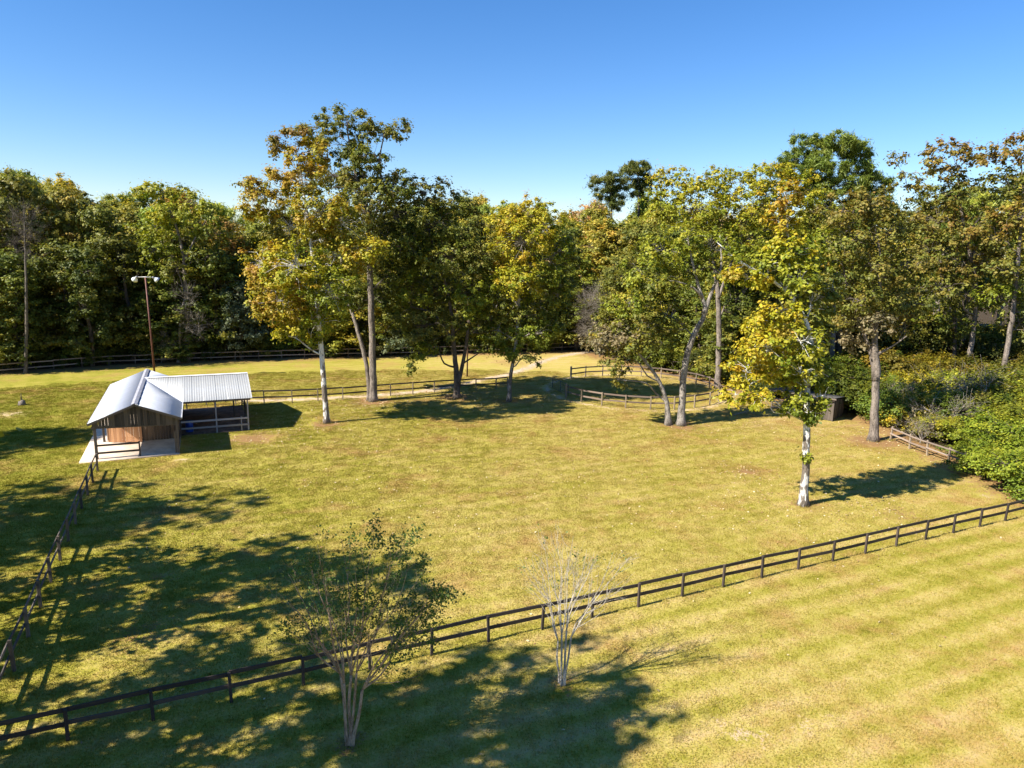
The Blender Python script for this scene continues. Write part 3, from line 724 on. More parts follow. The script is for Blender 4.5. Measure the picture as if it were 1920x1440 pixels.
# ------------------------------------------------------------------ trees
PAL = {   # leaf albedos: shadowed-side independent, mixed leaf by leaf
 'orange': [(0.19, 0.23, 0.018), (0.34, 0.31, 0.022), (0.44, 0.30, 0.025), (0.34, 0.18, 0.025)],
 'yellow': [(0.16, 0.23, 0.015), (0.34, 0.34, 0.02), (0.50, 0.42, 0.025), (0.52, 0.34, 0.03)],
 'lime': [(0.11, 0.155, 0.015), (0.20, 0.24, 0.02), (0.32, 0.34, 0.025), (0.40, 0.36, 0.03)],
 'green': [(0.080, 0.108, 0.014), (0.135, 0.165, 0.018), (0.205, 0.215, 0.025), (0.31, 0.27, 0.03)],
 'deep': [(0.055, 0.080, 0.014), (0.085, 0.112, 0.018), (0.13, 0.15, 0.024), (0.20, 0.185, 0.03)],
 'olive': [(0.09, 0.12, 0.022), (0.155, 0.175, 0.028), (0.23, 0.22, 0.034), (0.31, 0.235, 0.045)],
 'brown': [(0.12, 0.13, 0.02), (0.21, 0.19, 0.03), (0.28, 0.20, 0.035), (0.29, 0.155, 0.04)],
 'greygreen': [(0.09, 0.12, 0.06), (0.13, 0.17, 0.085), (0.18, 0.21, 0.11), (0.22, 0.24, 0.12)],
 'tan': [(0.18, 0.17, 0.08), (0.27, 0.22, 0.11), (0.32, 0.25, 0.13), (0.22, 0.20, 0.08)],
 'pine': [(0.06, 0.095, 0.012), (0.10, 0.15, 0.016), (0.15, 0.20, 0.022), (0.19, 0.22, 0.03)],
 'myrtle': [(0.05, 0.09, 0.018), (0.09, 0.15, 0.024), (0.16, 0.23, 0.035), (0.30, 0.22, 0.04)],
}
def catmull(P, R, step=0.6):
    P = np.asarray(P, float); R = np.asarray(R, float)
    if len(P) == 2:
        n = max(3, int(np.linalg.norm(P[1] - P[0]) / step)); t = np.linspace(0, 1, n)[:, None]
        return P[0] * (1 - t) + P[1] * t, R[0] * (1 - t[:, 0]) + R[1] * t[:, 0]
    Q = np.vstack([2 * P[0] - P[1], P, 2 * P[-1] - P[-2]]); out = []; ro = []
    for i in range(1, len(Q) - 2):
        n = max(2, int(np.linalg.norm(Q[i + 1] - Q[i]) / step))
        for t in np.linspace(0, 1, n, endpoint=False):
            a, b, c, d = Q[i - 1], Q[i], Q[i + 1], Q[i + 2]
            out.append(.5 * (2 * b + (c - a) * t + (2 * a - 5 * b + 4 * c - d) * t * t + (3 * b - a - 3 * c + d) * t ** 3))
            ro.append(R[i - 1] * (1 - t) + R[i] * t)
    out.append(P[-1]); ro.append(R[-1]); return np.array(out), np.array(ro)

def leaf_cards(r, C, size, pal, mixv, up=0.5, aspect=0.66, out=None):
    """C: leaf centres; mixv: 0..1 place in the palette"""
    n = len(C)
    nrm = r.normal(0, 1, (n, 3)) * (1.0 if out is None else .55); nrm[:, 2] = np.abs(nrm[:, 2]) + up
    if out is not None: nrm += out * 1.1; nrm[:, 2] += .1
    nrm = nrm + 1e-6; nrm /= np.linalg.norm(nrm, axis=1)[:, None]
    t = r.normal(0, 1, (n, 3)); t -= (t * nrm).sum(1)[:, None] * nrm; t /= np.linalg.norm(t, axis=1)[:, None]
    b = np.cross(nrm, t); s = size * r.uniform(.5, 1.35, n)[:, None]
    A = C - t * s * .5; Cc = C + t * s * .5; Bq = C + b * s * .5 * aspect + nrm * s * .08; D = C - b * s * .5 * aspect + nrm * s * .08
    V = np.stack([A, Bq, Cc, D], 1).reshape(-1, 3); F = np.arange(4 * n).reshape(-1, 4)
    p = np.array(PAL[pal]) if isinstance(pal, str) else pal
    x = np.clip(mixv, 0, .999) * (p.shape[-2] - 1); i = x.astype(int); f = (x - i)[:, None]
    if p.ndim == 2: col = p[i] * (1 - f) + p[i + 1] * f
    else: col = p[np.arange(n), i] * (1 - f) + p[np.arange(n), i + 1] * f
    col *= r.uniform(.78, 1.18, n)[:, None]
    return V, F, np.repeat(col, 4, 0)

def grow(name, stems, lobes, seed, bark, leaf_mat, size=.28, per=85, crad=.56, dens=1.0, branch_sides=5, flat=.75, bare=0.0, twig_r=.035, needle=False, root_flare=True):
    """stems: list of (points, radii); lobes: list of (centre, (rx, ry, rz), palette, bias). Returns (trunk mesh, crown mesh)."""
    r = np.random.default_rng(seed)
    tb = MB(); NP = []; NR = []
    for P, R in stems:
        P, R = catmull(P, R)
        P = P.copy(); P[2:, :2] += r.normal(0, .03, (len(P) - 2, 2)) * np.minimum(R[2:, None] * 3, 1)
        if root_flare:
            R = R.copy(); k = P[:, 2] - P[0, 2]; R *= 1 + .6 * np.exp(-np.maximum(k, 0) / .4)
        tb.tube(P, R, 9); NP.append(P); NR.append(R)
    LP = [np.concatenate(NP)]; LR = [np.concatenate(NR)]
    Cs = []; Ms = []; Pals = []; Os = []
    cen = np.mean([l[0] for l in lobes], axis=0)
    order = sorted(range(len(lobes)), key=lambda i: np.min(np.linalg.norm(LP[0] - np.array(lobes[i][0]), axis=1)))
    for li in order:
        c, rd, pal, bias = lobes[li][:4]; c = np.array(c, float); rd = np.array(rd, float)
        P, R = np.concatenate(LP), np.concatenate(LR)
        dist = np.linalg.norm(P - c, axis=1); hz = np.hypot(P[:, 0] - c[0], P[:, 1] - c[1])
        cost = dist + 1.6 * np.maximum(0, P[:, 2] - (c[2] - .45 * hz)) + 2.0 * (R < .05)
        k = int(np.argmin(cost)); a = P[k]; ra = max(min(R[k] * .5, .04 + dist[k] * .016), .025)
        mid = a * .45 + c * .55 + np.array([0, 0, .12 * dist[k]]) + r.normal(0, .07 * dist[k], 3) * (1, 1, .6)
        mid2 = a * .75 + c * .25 + r.normal(0, .05 * dist[k], 3)
        L, lr = catmull([a, mid2, mid, c], [ra, ra * .8, ra * .6, ra * .3 + .012], .5)
        tb.tube(L, lr, branch_sides); LP.append(L); LR.append(lr)
        V = (rd[0] * rd[1] * rd[2]) ** (2 / 3.0)
        n = max(3, int(5.6 * dens * V / (crad / .62) ** 2 + .5))
        D = r.normal(0, 1, (n, 3)); D /= np.linalg.norm(D, axis=1)[:, None]
        rr = r.uniform(.12, 1.0, n) ** .5
        K = c + D * rr[:, None] * rd * 1.12
        start = int(len(L) * .35); loc = L[start:]; locr = lr[start:]
        for q in K:
            dd = np.linalg.norm(loc - q, axis=1); j = int(np.argmin(dd + .5 * np.maximum(0, loc[:, 2] - q[2])))
            s0 = loc[j]; m_ = (s0 + q) / 2 + np.array([0, 0, .1 * dd[j]]) + r.normal(0, .08 * dd[j], 3)
            q2 = q + (q - s0) / (dd[j] + .1) * crad * .5
            tw = np.stack([s0, m_, q, q2]); w = min(locr[j] * .7, twig_r)
            tb.tube(tw, [w, w * .7, w * .4, .006], 4, False)
            if bare > 0:
                for _ in range(int(6 * bare) + 1):
                    f = r.uniform(.3, 1); o_ = m_ * (1 - f) + q2 * f
                    dv = r.normal(0, 1, 3) + (q - s0) / (dd[j] + .1) * 1.2 + np.array([0, 0, .6]); dv /= np.linalg.norm(dv)
                    ln = r.uniform(.5, 1.3) * crad * 1.6
                    tb.tube(np.stack([o_, o_ + dv * ln * .55 + r.normal(0, .05, 3), o_ + dv * ln]), [w * .4, w * .28, .004], 3, False)
        npl = max(1, int(per * .8 * (1 - min(bare, 1) * .9))) if bare < 2 else 0
        if npl:
            cr = crad * r.uniform(.6, 1.2, (n, 1, 1)) * r.uniform(.55, 1.4, (n, 1, 3))
            off = r.normal(0, 1, (n, npl, 3)); off /= np.linalg.norm(off, axis=2)[..., None] / np.minimum(np.abs(r.normal(.25, .62, (n, npl, 1))), 1.9)
            pts = K[:, None, :] + off * cr * np.array([1, 1, flat])
            mv = bias + r.normal(0, .16, (n, 1)) + r.normal(0, .15, (n, npl)) + .10 * off[:, :, 2]
            # leaves higher in a clump sit further along their palette
            Os.append((off / (np.linalg.norm(off, axis=2)[..., None] + 1e-6) + (D * .8)[:, None, :]).reshape(-1, 3) * .6); Cs.append(pts.reshape(-1, 3)); Ms.append(mv.ravel()); Pals.append(np.repeat(np.array(PAL[pal])[None], n * npl, 0))
    tm = tb.mesh(name + '_trunk', True); tm.materials.append(bark)
    cm = None
    if Cs:
        C = np.concatenate(Cs); V, F, col = leaf_cards(r, C, size, np.concatenate(Pals), np.concatenate(Ms), aspect=.66 if not needle else .13, up=.35 if not needle else 0, out=np.concatenate(Os) if not needle else None)
        cm = np_mesh(name + '_crown', V, F, col); cm.materials.append(leaf_mat)
    return tm, cm

def hero(name, label, cat, base, stems_px, lobes_px, seed, bark, pal='green', leaf_mat=None, group=None, r0=.35, Yb=None, spread=2.6, foliage='crown', trunk='trunk', sc_=1.14, **kw):
    kw['dens'] = kw.get('dens', 1.0) * (1.5 if kw.get('bare', 0) == 0 else 1.0)
    """a tree surveyed from the photo: stems and leaf masses given where they are seen, set out round the trunk in depth"""
    g = np.array(G(*base)) if Yb is None else np.array(atY(*base, Yb)[:2])
    r = np.random.default_rng(seed + 100); Y = g[1]; zc = Y * math.cos(TH) + CH * math.sin(TH); k = zc / FPX
    o3 = np.array([g[0], g[1], 0.0])
    stems = []
    for st_ in stems_px:
        P = []; R = []
        m_ = len(st_)
        for i, q in enumerate(st_):
            dy = q[3] if len(q) > 3 else 0.0
            p = atY(q[0], q[1], Y + dy) - o3
            if i == 0 and q[1] >= base[1] - 14: p[2] = -.15
            P.append(p); R.append(q[2] * .84)
        stems.append((np.array(P), np.array(R)))
    lobes = []
    for q in lobes_px:
        pal_ = q[5] if len(q) > 5 and q[5] else pal; bias = q[6] if len(q) > 6 else .4
        dd = q[4] if len(q) > 4 and q[4] is not None else r.uniform(-1, 1) * spread
        c = atY(q[0], q[1], Y + dd) - o3
        rx, rz = q[2] * k * sc_, q[3] * k * sc_
        lobes.append((c, (rx, (rx + rz) / 2 * 1.05, rz), pal_, bias))
    tm, cm = grow(name, stems, lobes, seed, bark, leaf_mat or M['leaf'], **kw)
    e = empty(name, (g[0], g[1], 0)); tag(e, label, cat, group)
    link(trunk, tm, e)
    if cm: link(foliage, cm, e)['kind'] = 'stuff'
    return e

# the surveyed trees -------------------------------------------------
W_, O_, Yl, Gn, Dp = 'yellow', 'orange', 'yellow', 'green', 'deep'
hero('sycamore_tree', 'tall orange and yellow sycamore with smooth white trunk just right of the barn', 'tree', (612, 793),
     [[(613, 795, .30), (607, 720, .27), (602, 650, .25), (592, 540, .20), (581, 440, .15), (566, 340, .10), (556, 285, .05)]],
     [(525, 565, 48, 42, -1, 'orange', .55), (575, 605, 45, 34, 0, 'yellow', .35), (495, 495, 36, 36, 1, 'orange', .6), (555, 500, 48, 40, -2.5, 'yellow', .45),
      (625, 545, 42, 40, -1.5, 'lime', .5), (690, 470, 34, 22, -1, 'yellow', .55), (600, 590, 40, 30, 1.5, 'lime', .4), (495, 375, 44, 34, 0, 'orange', .5), (545, 425, 48, 34, 2, 'olive', .7),
      (600, 400, 46, 40, -1, 'orange', .4), (560, 330, 42, 34, 0, 'orange', .6), (520, 275, 22, 15, 0, 'brown', .6), (585, 285, 38, 26, 1, 'orange', .6), (640, 420, 40, 36, -1, 'orange', .35),
      (470, 350, 22, 16, 0, 'brown', .6), (555, 250, 18, 12, .5, 'brown', .6), (540, 630, 24, 14, -.5, 'yellow', .55), (640, 480, 36, 34, 0, 'orange', .4), (515, 545, 30, 50, 2, 'orange', .5), (603, 642, 15, 10, 0, 'green', .5)],
     11, M['white_bark'], size=.235, per=150)
hero('oak_tree', 'tallest dark green tree with grey-brown trunks behind the white-trunked sycamore', 'tree', (700, 752),
     [[(700, 754, .46), (698, 640, .38), (693, 500, .32), (690, 430, .25), (672, 350, .18), (655, 270, .10), (650, 225, .05)],
      [(693, 752, .30, .3), (688, 690, .26, .3), (668, 610, .22, .5), (645, 540, .16, 1), (640, 480, .10, 1.5)],
      [(690, 430, .20), (715, 370, .14, -.5), (712, 300, .10, -.5), (722, 245, .05, -.5)]],
     [(645, 225, 42, 20, 0, 'olive', .5), (700, 245, 26, 16, 0, 'olive', .5), (745, 242, 20, 14, -.5, 'olive', .6), (597, 240, 36, 17, 0, 'olive', .55), (640, 272, 40, 22, 1, 'olive', .4), (690, 290, 30, 22, -1, 'green', .4),
      (700, 335, 46, 32, 1, 'olive', .55), (628, 330, 42, 30, 2, 'olive', .5), (735, 350, 36, 26, -1, 'green', .45), (690, 390, 46, 36, -2, 'olive', .5), (740, 410, 38, 34, 1, 'deep', .6), (650, 400, 46, 40, 3, 'olive', .4),
      (720, 460, 46, 36, 2, 'green', .5), (670, 480, 44, 32, -2, 'olive', .5), (735, 520, 40, 34, 2, 'deep', .6), (650, 550, 40, 32, 3, 'green', .4), (700, 560, 40, 26, 2.5, 'deep', .5), (760, 460, 30, 34, 0, 'green', .4)],
     12, M['grey_bark'], size=.235, per=135)
hero('elm_tree', 'broad dark green forked tree with low drooping branches between the fence and its shadow', 'tree', (857, 747),
     [[(857, 748, .42), (855, 700, .34), (850, 640, .24), (842, 560, .18), (820, 490, .13), (800, 420, .08)],
      [(857, 725, .28), (870, 670, .22), (880, 600, .17), (885, 520, .12), (878, 440, .07)],
      [(850, 640, .16, -.3), (815, 590, .10, -1), (770, 575, .06, -1.5)]],
     [(795, 365, 46, 26, 0, 'olive', .65), (845, 385, 40, 24, 1, 'green', .55), (815, 420, 52, 32, -1, 'green', .6), (880, 430, 48, 32, 1, 'olive', .5), (780, 470, 44, 34, 1, 'green', .45), (840, 480, 46, 36, -2, 'green', .5),
      (900, 480, 40, 34, -1, 'olive', .5), (765, 540, 42, 36, 0, 'lime', .4), (825, 545, 46, 34, 2, 'deep', .6), (885, 550, 44, 36, -1, 'lime', .45), (745, 600, 40, 30, -1, 'green', .55), (800, 610, 46, 30, -2, 'deep', .8),
      (860, 610, 40, 26, 2, 'green', .6), (785, 655, 26, 18, -1.5, 'lime', .35), (775, 682, 14, 14, -1.5, 'green', .6), (920, 600, 40, 30, 0, 'olive', .6), (915, 540, 32, 30, 0, 'green', .5), (740, 640, 24, 18, -1, 'greygreen', .4), (930, 650, 36, 14, 0, 'green', .5)],
     13, M['dark_bark'], size=.235, per=120)
hero('young_sycamore_tree', 'golden yellow upright tree with slim pale mottled trunk at the end of the middle fence', 'tree', (955, 753),
     [[(954, 754, .27), (958, 700, .22), (968, 640, .19), (972, 570, .16), (978, 500, .12), (982, 420, .06)]],
     [(985, 395, 38, 24, 0, 'yellow', .55), (950, 420, 34, 28, -1, 'yellow', .55), (1015, 425, 38, 36, 0, 'yellow', .4), (980, 455, 46, 34, -2, 'yellow', .5), (945, 475, 26, 30, 0, 'orange', .45), (1030, 485, 42, 38, 0, 'lime', .5),
      (975, 520, 44, 30, -2, 'yellow', .45), (1015, 540, 46, 34, 1, 'lime', .6), (945, 560, 36, 28, 0, 'green', .6), (1045, 555, 32, 40, 1, 'green', .5), (985, 590, 40, 26, 1, 'green', .6), (1060, 490, 24, 36, 2, 'deep', .7),
      (1005, 625, 36, 20, -.5, 'lime', .4), (935, 620, 26, 22, 0, 'lime', .3), (960, 660, 22, 14, -.5, 'lime', .3), (1000, 672, 16, 10, -.8, 'olive', .4), (1030, 610, 28, 26, 1, 'green', .4)],
     14, M['pale_bark'], size=.225, per=140)
hero('leaning_tree', 'double-trunked tree leaning over the front rails of the round pen', 'tree', (1268, 797),
     [[(1277, 798, .42), (1280, 740, .36), (1285, 680, .33), (1300, 630, .29), (1322, 585, .24), (1312, 545, .18), (1300, 500, .13), (1290, 450, .07)],
      [(1320, 590, .22), (1335, 545, .17), (1352, 500, .12), (1350, 440, .07)],
      [(1254, 795, .34), (1250, 755, .25), (1236, 715, .20), (1215, 685, .15), (1190, 655, .10), (1165, 640, .06)],
      [(1318, 560, .12), (1300, 540, .10, -.6), (1270, 528, .07, -1), (1240, 526, .02, -1.3)]],
     [(1290, 440, 42, 24, 0, 'lime', .7), (1245, 470, 38, 26, 0, 'lime', .6), (1330, 460, 40, 28, 1, 'lime', .5), (1205, 510, 38, 26, 0, 'lime', .55), (1270, 500, 42, 26, 1.5, 'lime', .4), (1235, 535, 42, 26, -1.2, 'green', .6),
      (1180, 570, 36, 26, 0, 'lime', .45), (1250, 590, 36, 30, 1, 'green', .6), (1200, 605, 42, 26, -.5, 'olive', .6), (1155, 630, 36, 22, -.5, 'tan', .4), (1120, 645, 26, 16, -.8, 'tan', .3), (1195, 645, 36, 20, -1, 'olive', .6), (1240, 645, 32, 20, 0, 'green', .5),
      (1155, 680, 26, 20, -1, 'olive', .6), (1160, 712, 15, 16, -1, 'olive', .65), (1330, 500, 30, 26, 0, 'green', .6)],
     15, M['ash_bark'], size=.26, per=72, crad=.55)
hero('front_sycamore_tree', 'bright yellow sycamore with flaking white trunk standing alone on the right lawn', 'tree', (1506, 947),
     [[(1506, 949, .34), (1510, 880, .27), (1513, 800, .25), (1514, 730, .22), (1519, 660, .20), (1516, 620, .18), (1500, 580, .15), (1482, 545, .12), (1478, 470, .08), (1474, 380, .04)],
      [(1485, 555, .11), (1440, 520, .09, -.4), (1395, 495, .07, -.6), (1345, 455, .018, -.8)],
      [(1513, 790, .08), (1480, 775, .06, -.3), (1440, 740, .03, -.5)]],
     [(1474, 370, 20, 28, 0, 'orange', .5), (1472, 420, 28, 26, 0, 'orange', .45), (1478, 470, 34, 30, -.5, 'yellow', .4), (1515, 480, 26, 32, .5, 'lime', .5), (1440, 500, 34, 22, 0, 'lime', .6), (1405, 520, 34, 20, -.5, 'yellow', .55), (1375, 512, 16, 12, -.6, 'orange', .5), (1365, 478, 16, 12, -.8, 'lime', .5),
      (1500, 530, 36, 32, -1, 'lime', .5), (1535, 560, 28, 40, 1, 'green', .6), (1470, 580, 40, 28, -.5, 'yellow', .5), (1430, 600, 36, 26, 0, 'yellow', .6), (1560, 540, 18, 26, 1, 'green', .5), (1440, 650, 42, 28, -1, 'yellow', .6), (1500, 640, 34, 28, -1.2, 'lime', .7),
      (1400, 690, 36, 30, 0, 'yellow', .6), (1455, 700, 36, 26, .5, 'yellow', .5), (1500, 700, 28, 26, -1, 'lime', .6), (1380, 740, 24, 18, 0, 'yellow', .55), (1425, 745, 32, 16, -.5, 'yellow', .55), (1535, 640, 22, 30, .5, 'green', .6), (1500, 750, 26, 22, -.8, 'lime', .4),
      (1540, 700, 16, 26, .3, 'lime', .3), (1520, 780, 20, 14, -.5, 'lime', .35), (1480, 765, 20, 12, 0, 'lime', .3), (1546, 742, 16, 24, -.6, 'lime', .35), (1532, 768, 16, 14, -.8, 'green', .5), (1513, 860, 5, 4, -.3, 'lime', .4)],
     16, M['white_bark'], size=.23, per=92, crad=.46, dens=1.05)
hero('tall_oak_tree', 'olive and rust tree with thick grey trunk at the left end of the split-rail fence', 'tree', (1638, 826),
     [[(1637, 828, .46), (1641, 760, .38), (1644, 700, .35), (1640, 640, .28), (1648, 560, .20), (1650, 480, .13), (1640, 420, .06)],
      [(1642, 712, .26), (1632, 660, .20, .3), (1610, 600, .13, .6), (1590, 540, .09, 1), (1575, 470, .05, 1)],
      [(1644, 665, .12), (1672, 650, .08, -.5), (1700, 630, .05, -1)]],
     [(1585, 395, 44, 30, 1, 'brown', .35), (1635, 385, 40, 30, 0, 'brown', .4), (1600, 450, 48, 34, 0, 'olive', .6), (1660, 440, 44, 34, 1, 'olive', .65), (1560, 460, 36, 36, 2, 'lime', .4), (1640, 500, 46, 32, -1, 'olive', .6), (1695, 500, 40, 32, 0, 'olive', .7), (1580, 520, 40, 32, 1, 'olive', .4),
      (1615, 560, 42, 26, -1, 'olive', .5), (1675, 560, 46, 26, 0, 'olive', .6), (1590, 600, 36, 22, 1.5, 'brown', .3), (1640, 605, 36, 20, -1, 'tan', .3), (1695, 610, 34, 20, 0, 'brown', .4), (1600, 640, 30, 16, 1, 'tan', .4), (1725, 560, 28, 26, 1, 'olive', .5)],
     17, M['grey_bark'], size=.25, per=85, dens=1.0, crad=.6)
hero('oak_tree', 'wide golden-topped tree standing behind the round pen', 'tree', (1345, 728),
     [[(1345, 730, .42), (1348, 640, .36), (1345, 540, .28), (1330, 450, .20), (1315, 380, .10)], [(1346, 560, .2), (1380, 470, .14), (1405, 400, .08)]],
     [(1262, 348, 44, 24, 0, 'yellow', .42), (1320, 338, 46, 24, 0, 'yellow', .38), (1375, 345, 42, 26, 1, 'lime', .85), (1425, 330, 34, 22, 0, 'yellow', .45), (1240, 392, 36, 26, 0, 'lime', .7), (1300, 392, 50, 30, -1, 'lime', .8), (1365, 400, 50, 34, 0, 'yellow', .35),
      (1425, 385, 46, 34, 0, 'yellow', .5), (1490, 355, 42, 30, 1, 'yellow', .42), (1525, 395, 42, 36, 1, 'lime', .7), (1400, 450, 44, 34, 0, 'lime', .5), (1350, 440, 40, 26, 1, 'olive', .7), (1460, 430, 44, 36, 1.5, 'lime', .6), (1390, 560, 34, 40, 2, 'green', .3), (1430, 500, 34, 34, 2, 'green', .4), (1545, 440, 34, 34, 1.5, 'olive', .7), (1455, 320, 26, 16, 1, 'yellow', .5)],
     18, M['grey_bark'], size=.26, per=100, crad=.66)
hero('oak_tree', 'rust-topped tall tree against the sky at the right with a leaning dark trunk', 'tree', (1807, 726),
     [[(1806, 728, .42), (1815, 680, .36), (1826, 610, .32), (1830, 540, .27), (1815, 460, .22), (1800, 380, .15), (1795, 310, .07)]],
     [(1768, 284, 36, 16, 0, 'brown', .65), (1812, 290, 32, 18, 0, 'brown', .7), (1748, 308, 22, 16, 0, 'brown', .55), (1790, 325, 34, 18, 1, 'brown', .45), (1770, 365, 34, 26, 0, 'olive', .5), (1815, 370, 30, 30, 1, 'olive', .4), (1760, 415, 46, 30, 0, 'brown', .45), (1820, 430, 46, 34, -1, 'brown', .5),
      (1745, 470, 44, 32, -1, 'olive', .6), (1800, 490, 48, 32, 0, 'brown', .45), (1855, 480, 40, 32, 0, 'brown', .4), (1760, 540, 44, 26, -2, 'olive', .6), (1815, 550, 40, 26, 1, 'olive', .5), (1860, 560, 34, 26, 0, 'olive', .5), (1790, 600, 40, 24, 2, 'green', .5)],
     19, M['grey_bark'], size=.34, per=66, crad=.78)
hero('oak_tree', 'rust and olive tree cut by the right edge with a pale leaning trunk', 'tree', (1874, 738),
     [[(1872, 740, .38), (1884, 680, .34), (1897, 600, .31), (1905, 520, .28), (1912, 450, .22), (1918, 380, .12), (1915, 300, .06)]],
     [(1868, 300, 28, 20, 0, 'brown', .6), (1905, 272, 30, 18, 0, 'brown', .7), (1945, 280, 30, 26, 0, 'brown', .5), (1885, 345, 36, 26, 0, 'olive', .5), (1925, 350, 36, 34, 1, 'green', .5), (1900, 405, 36, 30, -1, 'brown', .6), (1950, 420, 40, 44, 0, 'brown', .45), (1870, 450, 30, 30, 1, 'olive', .5),
      (1885, 510, 34, 24, -1, 'olive', .6), (1945, 520, 36, 36, 0, 'olive', .5), (1870, 560, 34, 22, 0, 'lime', .3), (1920, 600, 34, 26, 1, 'olive', .5), (1960, 600, 40, 40, 0, 'olive', .4)],
     20, M['grey_bark'], size=.34, per=66, crad=.78)
hero('oak_tree', 'olive tree with a dark crooked trunk, second tall tree right of the thick grey trunk', 'tree', (1786, 715),
     [[(1786, 716, .30), (1790, 640, .26), (1788, 570, .23), (1768, 520, .18), (1740, 470, .10)]],
     [(1720, 400, 38, 28, 0, 'olive', .5), (1700, 350, 30, 20, 0, 'brown', .4), (1680, 300, 16, 12, 0, 'brown', .5), (1715, 450, 40, 30, 0, 'olive', .5), (1730, 510, 40, 26, 1, 'lime', .3), (1740, 580, 34, 24, 0, 'lime', .35), (1735, 380, 30, 24, 1, 'green', .5)],
     21, M['dark_bark'], Yb=88, size=.34, per=60, crad=.78)
hero('pine_tree', 'big round-topped green pine rising above the golden trees', 'tree', (1560, 700),
     [[(1560, 700, .45), (1562, 500, .38), (1560, 400, .28), (1556, 330, .16), (1552, 275, .06)], [(1560, 420, .18), (1600, 370, .12), (1640, 330, .05)], [(1560, 400, .16), (1515, 340, .10), (1490, 300, .05)]],
     [(1497, 300, 28, 16, 0, 'pine', .6), (1530, 272, 36, 17, 0, 'pine', .7), (1575, 268, 34, 16, -1, 'pine', .7), (1612, 285, 28, 16, 0, 'pine', .65), (1480, 325, 24, 12, 0, 'pine', .6), (1545, 310, 34, 16, -2, 'pine', .6), (1605, 320, 32, 15, -1, 'pine', .65), (1640, 345, 30, 15, 0, 'pine', .7),
      (1570, 350, 44, 20, -1, 'pine', .75), (1630, 380, 40, 18, 0, 'pine', .75), (1520, 350, 30, 16, 1, 'pine', .6), (1595, 395, 46, 22, 0, 'pine', .7), (1655, 405, 30, 16, 1, 'pine', .6)],
     22, M['grey_bark'], leaf_mat=M['needle'], Yb=86, size=.62, per=230, crad=.62, flat=.75, needle=True)
for i, (x, y, Yb) in enumerate([(1145, 345, 128), (1196, 322, 132)]):
    hero('pine_tree', ['left one of two dark pines on the skyline above the bare grey shrub', 'right and taller one of two dark pines on the skyline'][i], 'tree', (x, 640),
         [[(x, 640, .35), (x + 2, 450, .28), (x, y, .1)]],
         [(x - 12, y - 2, 20, 12, 0, 'deep', .6), (x + 8, y - 10, 16, 10, 0, 'deep', .6), (x + 12, y + 12, 16, 11, 1, 'deep', .5), (x - 10, y + 22, 18, 9, 0, 'deep', .4), (x + 6, y + 36, 16, 10, 0, 'deep', .4)],
         23 + i, M['dark_bark'], leaf_mat=M['needle'], Yb=Yb, size=.75, per=300, crad=.8, flat=.65, root_flare=False, needle=True)
hero('oak_tree', 'spreading golden-green tree in the woods edge above the floodlight pole', 'tree', (352, 678),
     [[(352, 680, .34), (350, 600, .30), (348, 540, .27), (342, 470, .20), (325, 410, .14), (300, 360, .06)], [(345, 490, .2), (370, 440, .13), (395, 400, .06)], [(350, 560, .12), (330, 500, .1), (300, 450, .06)]],
     [(275, 352, 40, 13, 0, 'yellow', .35), (310, 360, 34, 16, 1, 'lime', .7), (355, 382, 38, 18, 0, 'lime', .8), (398, 398, 26, 22, 0, 'lime', .5), (328, 402, 38, 20, -1, 'lime', .75), (370, 420, 36, 20, 1, 'lime', .55), (290, 425, 34, 22, 0, 'lime', .6), (335, 450, 36, 22, 1.5, 'lime', .5),
      (400, 440, 24, 22, 0, 'green', .6), (290, 470, 34, 22, -1, 'lime', .5), (325, 500, 36, 20, -1, 'green', .6), (390, 480, 30, 22, 0, 'green', .5), (300, 520, 28, 18, 0, 'lime', .3)],
     30, M['grey_bark'], size=.34, per=62, crad=.72)
hero('cedar_tree', 'soft grey-green bushy tree at the woods edge left of the white-trunked sycamore', 'tree', (452, 674),
     [[(452, 675, .2), (450, 620, .14), (447, 560, .06)]],
     [(442, 555, 22, 22, 0, 'greygreen', .5), (462, 590, 24, 24, 0, 'greygreen', .5), (436, 600, 24, 26, -1, 'greygreen', .6), (455, 630, 26, 20, -.5, 'greygreen', .5), (478, 620, 20, 22, 0, 'greygreen', .4)],
     31, M['dark_bark'], size=.26, per=110, crad=.65)
hero('bare_tree', 'leafless pale grey tree in the dark woods at the far left', 'tree', (48, 700),
     [[(48, 702, .22), (50, 600, .19), (48, 500, .13), (46, 430, .07), (45, 385, .03)]],
     [(45, 400, 14, 24, 0), (58, 420, 14, 22, 0), (34, 430, 14, 20, 0), (52, 460, 18, 24, 0)], 32, M['woods_bark'], bare=2.2, dens=1.8, per=0, crad=.7, twig_r=.03)
hero('bare_shrub', 'pale grey leafless bush beside the dirt path left of the round pen tree', 'shrub', (1125, 665),
     [[(1125, 666, .16), (1124, 640, .1), (1120, 600, .05)], [(1129, 666, .14), (1140, 630, .08), (1146, 600, .04)]],
     [(1105, 575, 24, 26, 0), (1130, 560, 24, 28, 0), (1150, 590, 20, 26, 0), (1112, 615, 24, 22, 0), (1135, 620, 24, 20, 0)], 33, M['twig'], bare=2.2, dens=3.2, per=0, crad=.7, twig_r=.03)
hero('bare_tree', 'grey bare tree with fine twigs in the woods beside the golden-green one', 'tree', (335, 680),
     [[(335, 684, .2), (338, 600, .14), (345, 560, .05)]], [(320, 640, 24, 20, 0), (372, 610, 22, 20, 0), (350, 560, 20, 26, 0)], 34, M['twig'], bare=2.2, dens=1.6, per=0, crad=.6, twig_r=.03)

